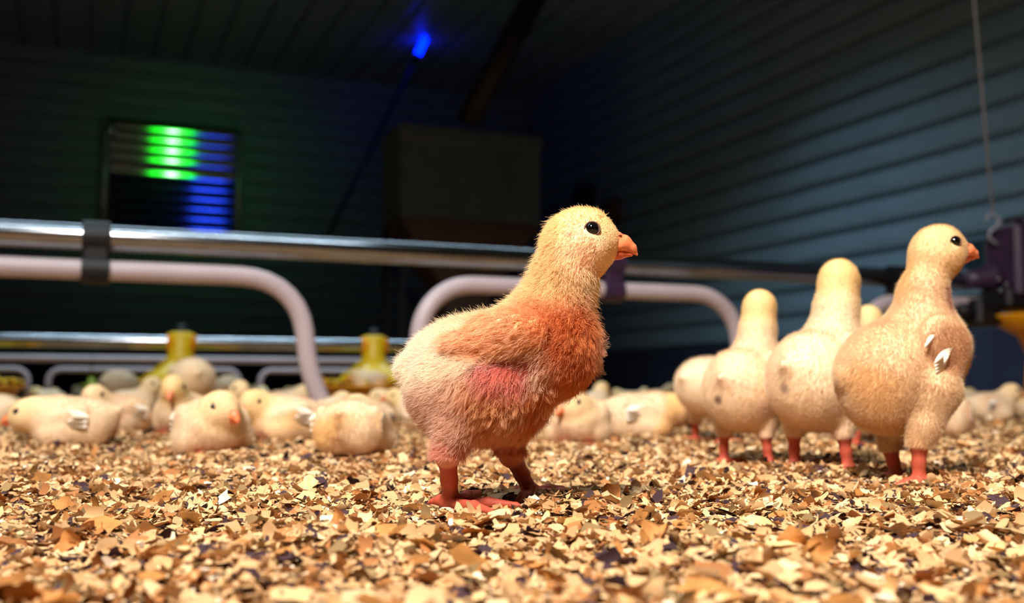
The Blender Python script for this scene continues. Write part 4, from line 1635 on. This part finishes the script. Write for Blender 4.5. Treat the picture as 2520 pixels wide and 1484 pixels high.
# ---- distant crowd: four models shared by all
PROTO = []
for i, (hd, hy, hpit, yel) in enumerate((((4.6, 0, 5.6), 0, 0, True), ((4.2, 0.5, 6.0), 50, -10, False), ((4.2, -0.5, 5.4), -60, 0, True), ((5.0, 0, 4.4), 0, -15, False))):
    o = build_chick(sit_spec(1.0, hd), hd, 'chick', hy, hpit, 0.93, 0.32, True, {'seed': 120 + i, 'yellow': yel}, None, 1.0, None, 0.1, eye_lid=False)
    PROTO.append(o)


def copy_tree(o):
    c = o.copy()
    COL.objects.link(c)
    for ch in list(o.children):
        k = ch.copy()
        COL.objects.link(k)
        k.parent = c
        for g2 in list(ch.children):
            k2 = g2.copy()
            COL.objects.link(k2)
            k2.parent = k
    return c


r = np.random.default_rng(5)
spots = []
feeders = [P2(t, 0)[:2] for t in (0, -0.574, -1.148, 0.42)]
tries = 0
while len(spots) < 84 and tries < 20000:
    tries += 1
    y = 2.05 + 3.9 * r.random() ** 1.2
    x = r.uniform(-0.56, 0.56) * y
    p = np.array([x, y])
    if np.dot(np.array([x, y, 0]) - CORNER, DIR) > -0.25 or np.dot(np.array([x, y, 0]) - CORNER, NRM) > -0.25:
        continue
    if any(np.linalg.norm(p - np.array(q)) < 0.135 for q in spots + used):
        continue
    if any(np.linalg.norm(p - q) < 0.25 for q in feeders):
        continue
    # keep clear of the tube legs
    if abs((p - L1[:2]) @ NRM[:2]) < 0.10 or abs((p - L3[:2]) @ NRM[:2]) < 0.10:
        continue
    qx = CX + F_PX * x / y
    if 730 < qx < 1010 and y < 3.35:
        continue
    spots.append((x, y))
for i, (x, y) in enumerate(spots):
    src = PROTO[i % 4]
    o = src if i < 4 else copy_tree(src)
    place(o, x, y, r.uniform(0, 360), 0.0, r.uniform(0.88, 1.12))
    pt = np.array([x, y, 0])
    tone = 'yellow-headed' if i % 2 == 0 else 'cream'
    if np.dot(pt - CORNER, DIR) > -0.9:
        zone = 'along the blue plinth of the gable wall'
    elif np.dot(pt - L3 * np.array([1, 1, 0]), NRM) > 0:
        zone = 'beyond the thin far pipe'
    elif np.dot(pt - L2 * np.array([1, 1, 0]), NRM) > 0:
        zone = 'between the yellow pan feeders and the thin far pipe'
    elif np.dot(pt - L1 * np.array([1, 1, 0]), NRM) > 0:
        zone = 'between the white looped tubes and the low feed pipe'
    else:
        zone = 'on the open litter before the white looped tubes'
    tag(o, 'small blurred %s chick %s' % (tone, zone), 'chick', 'distant chicks ' + zone)
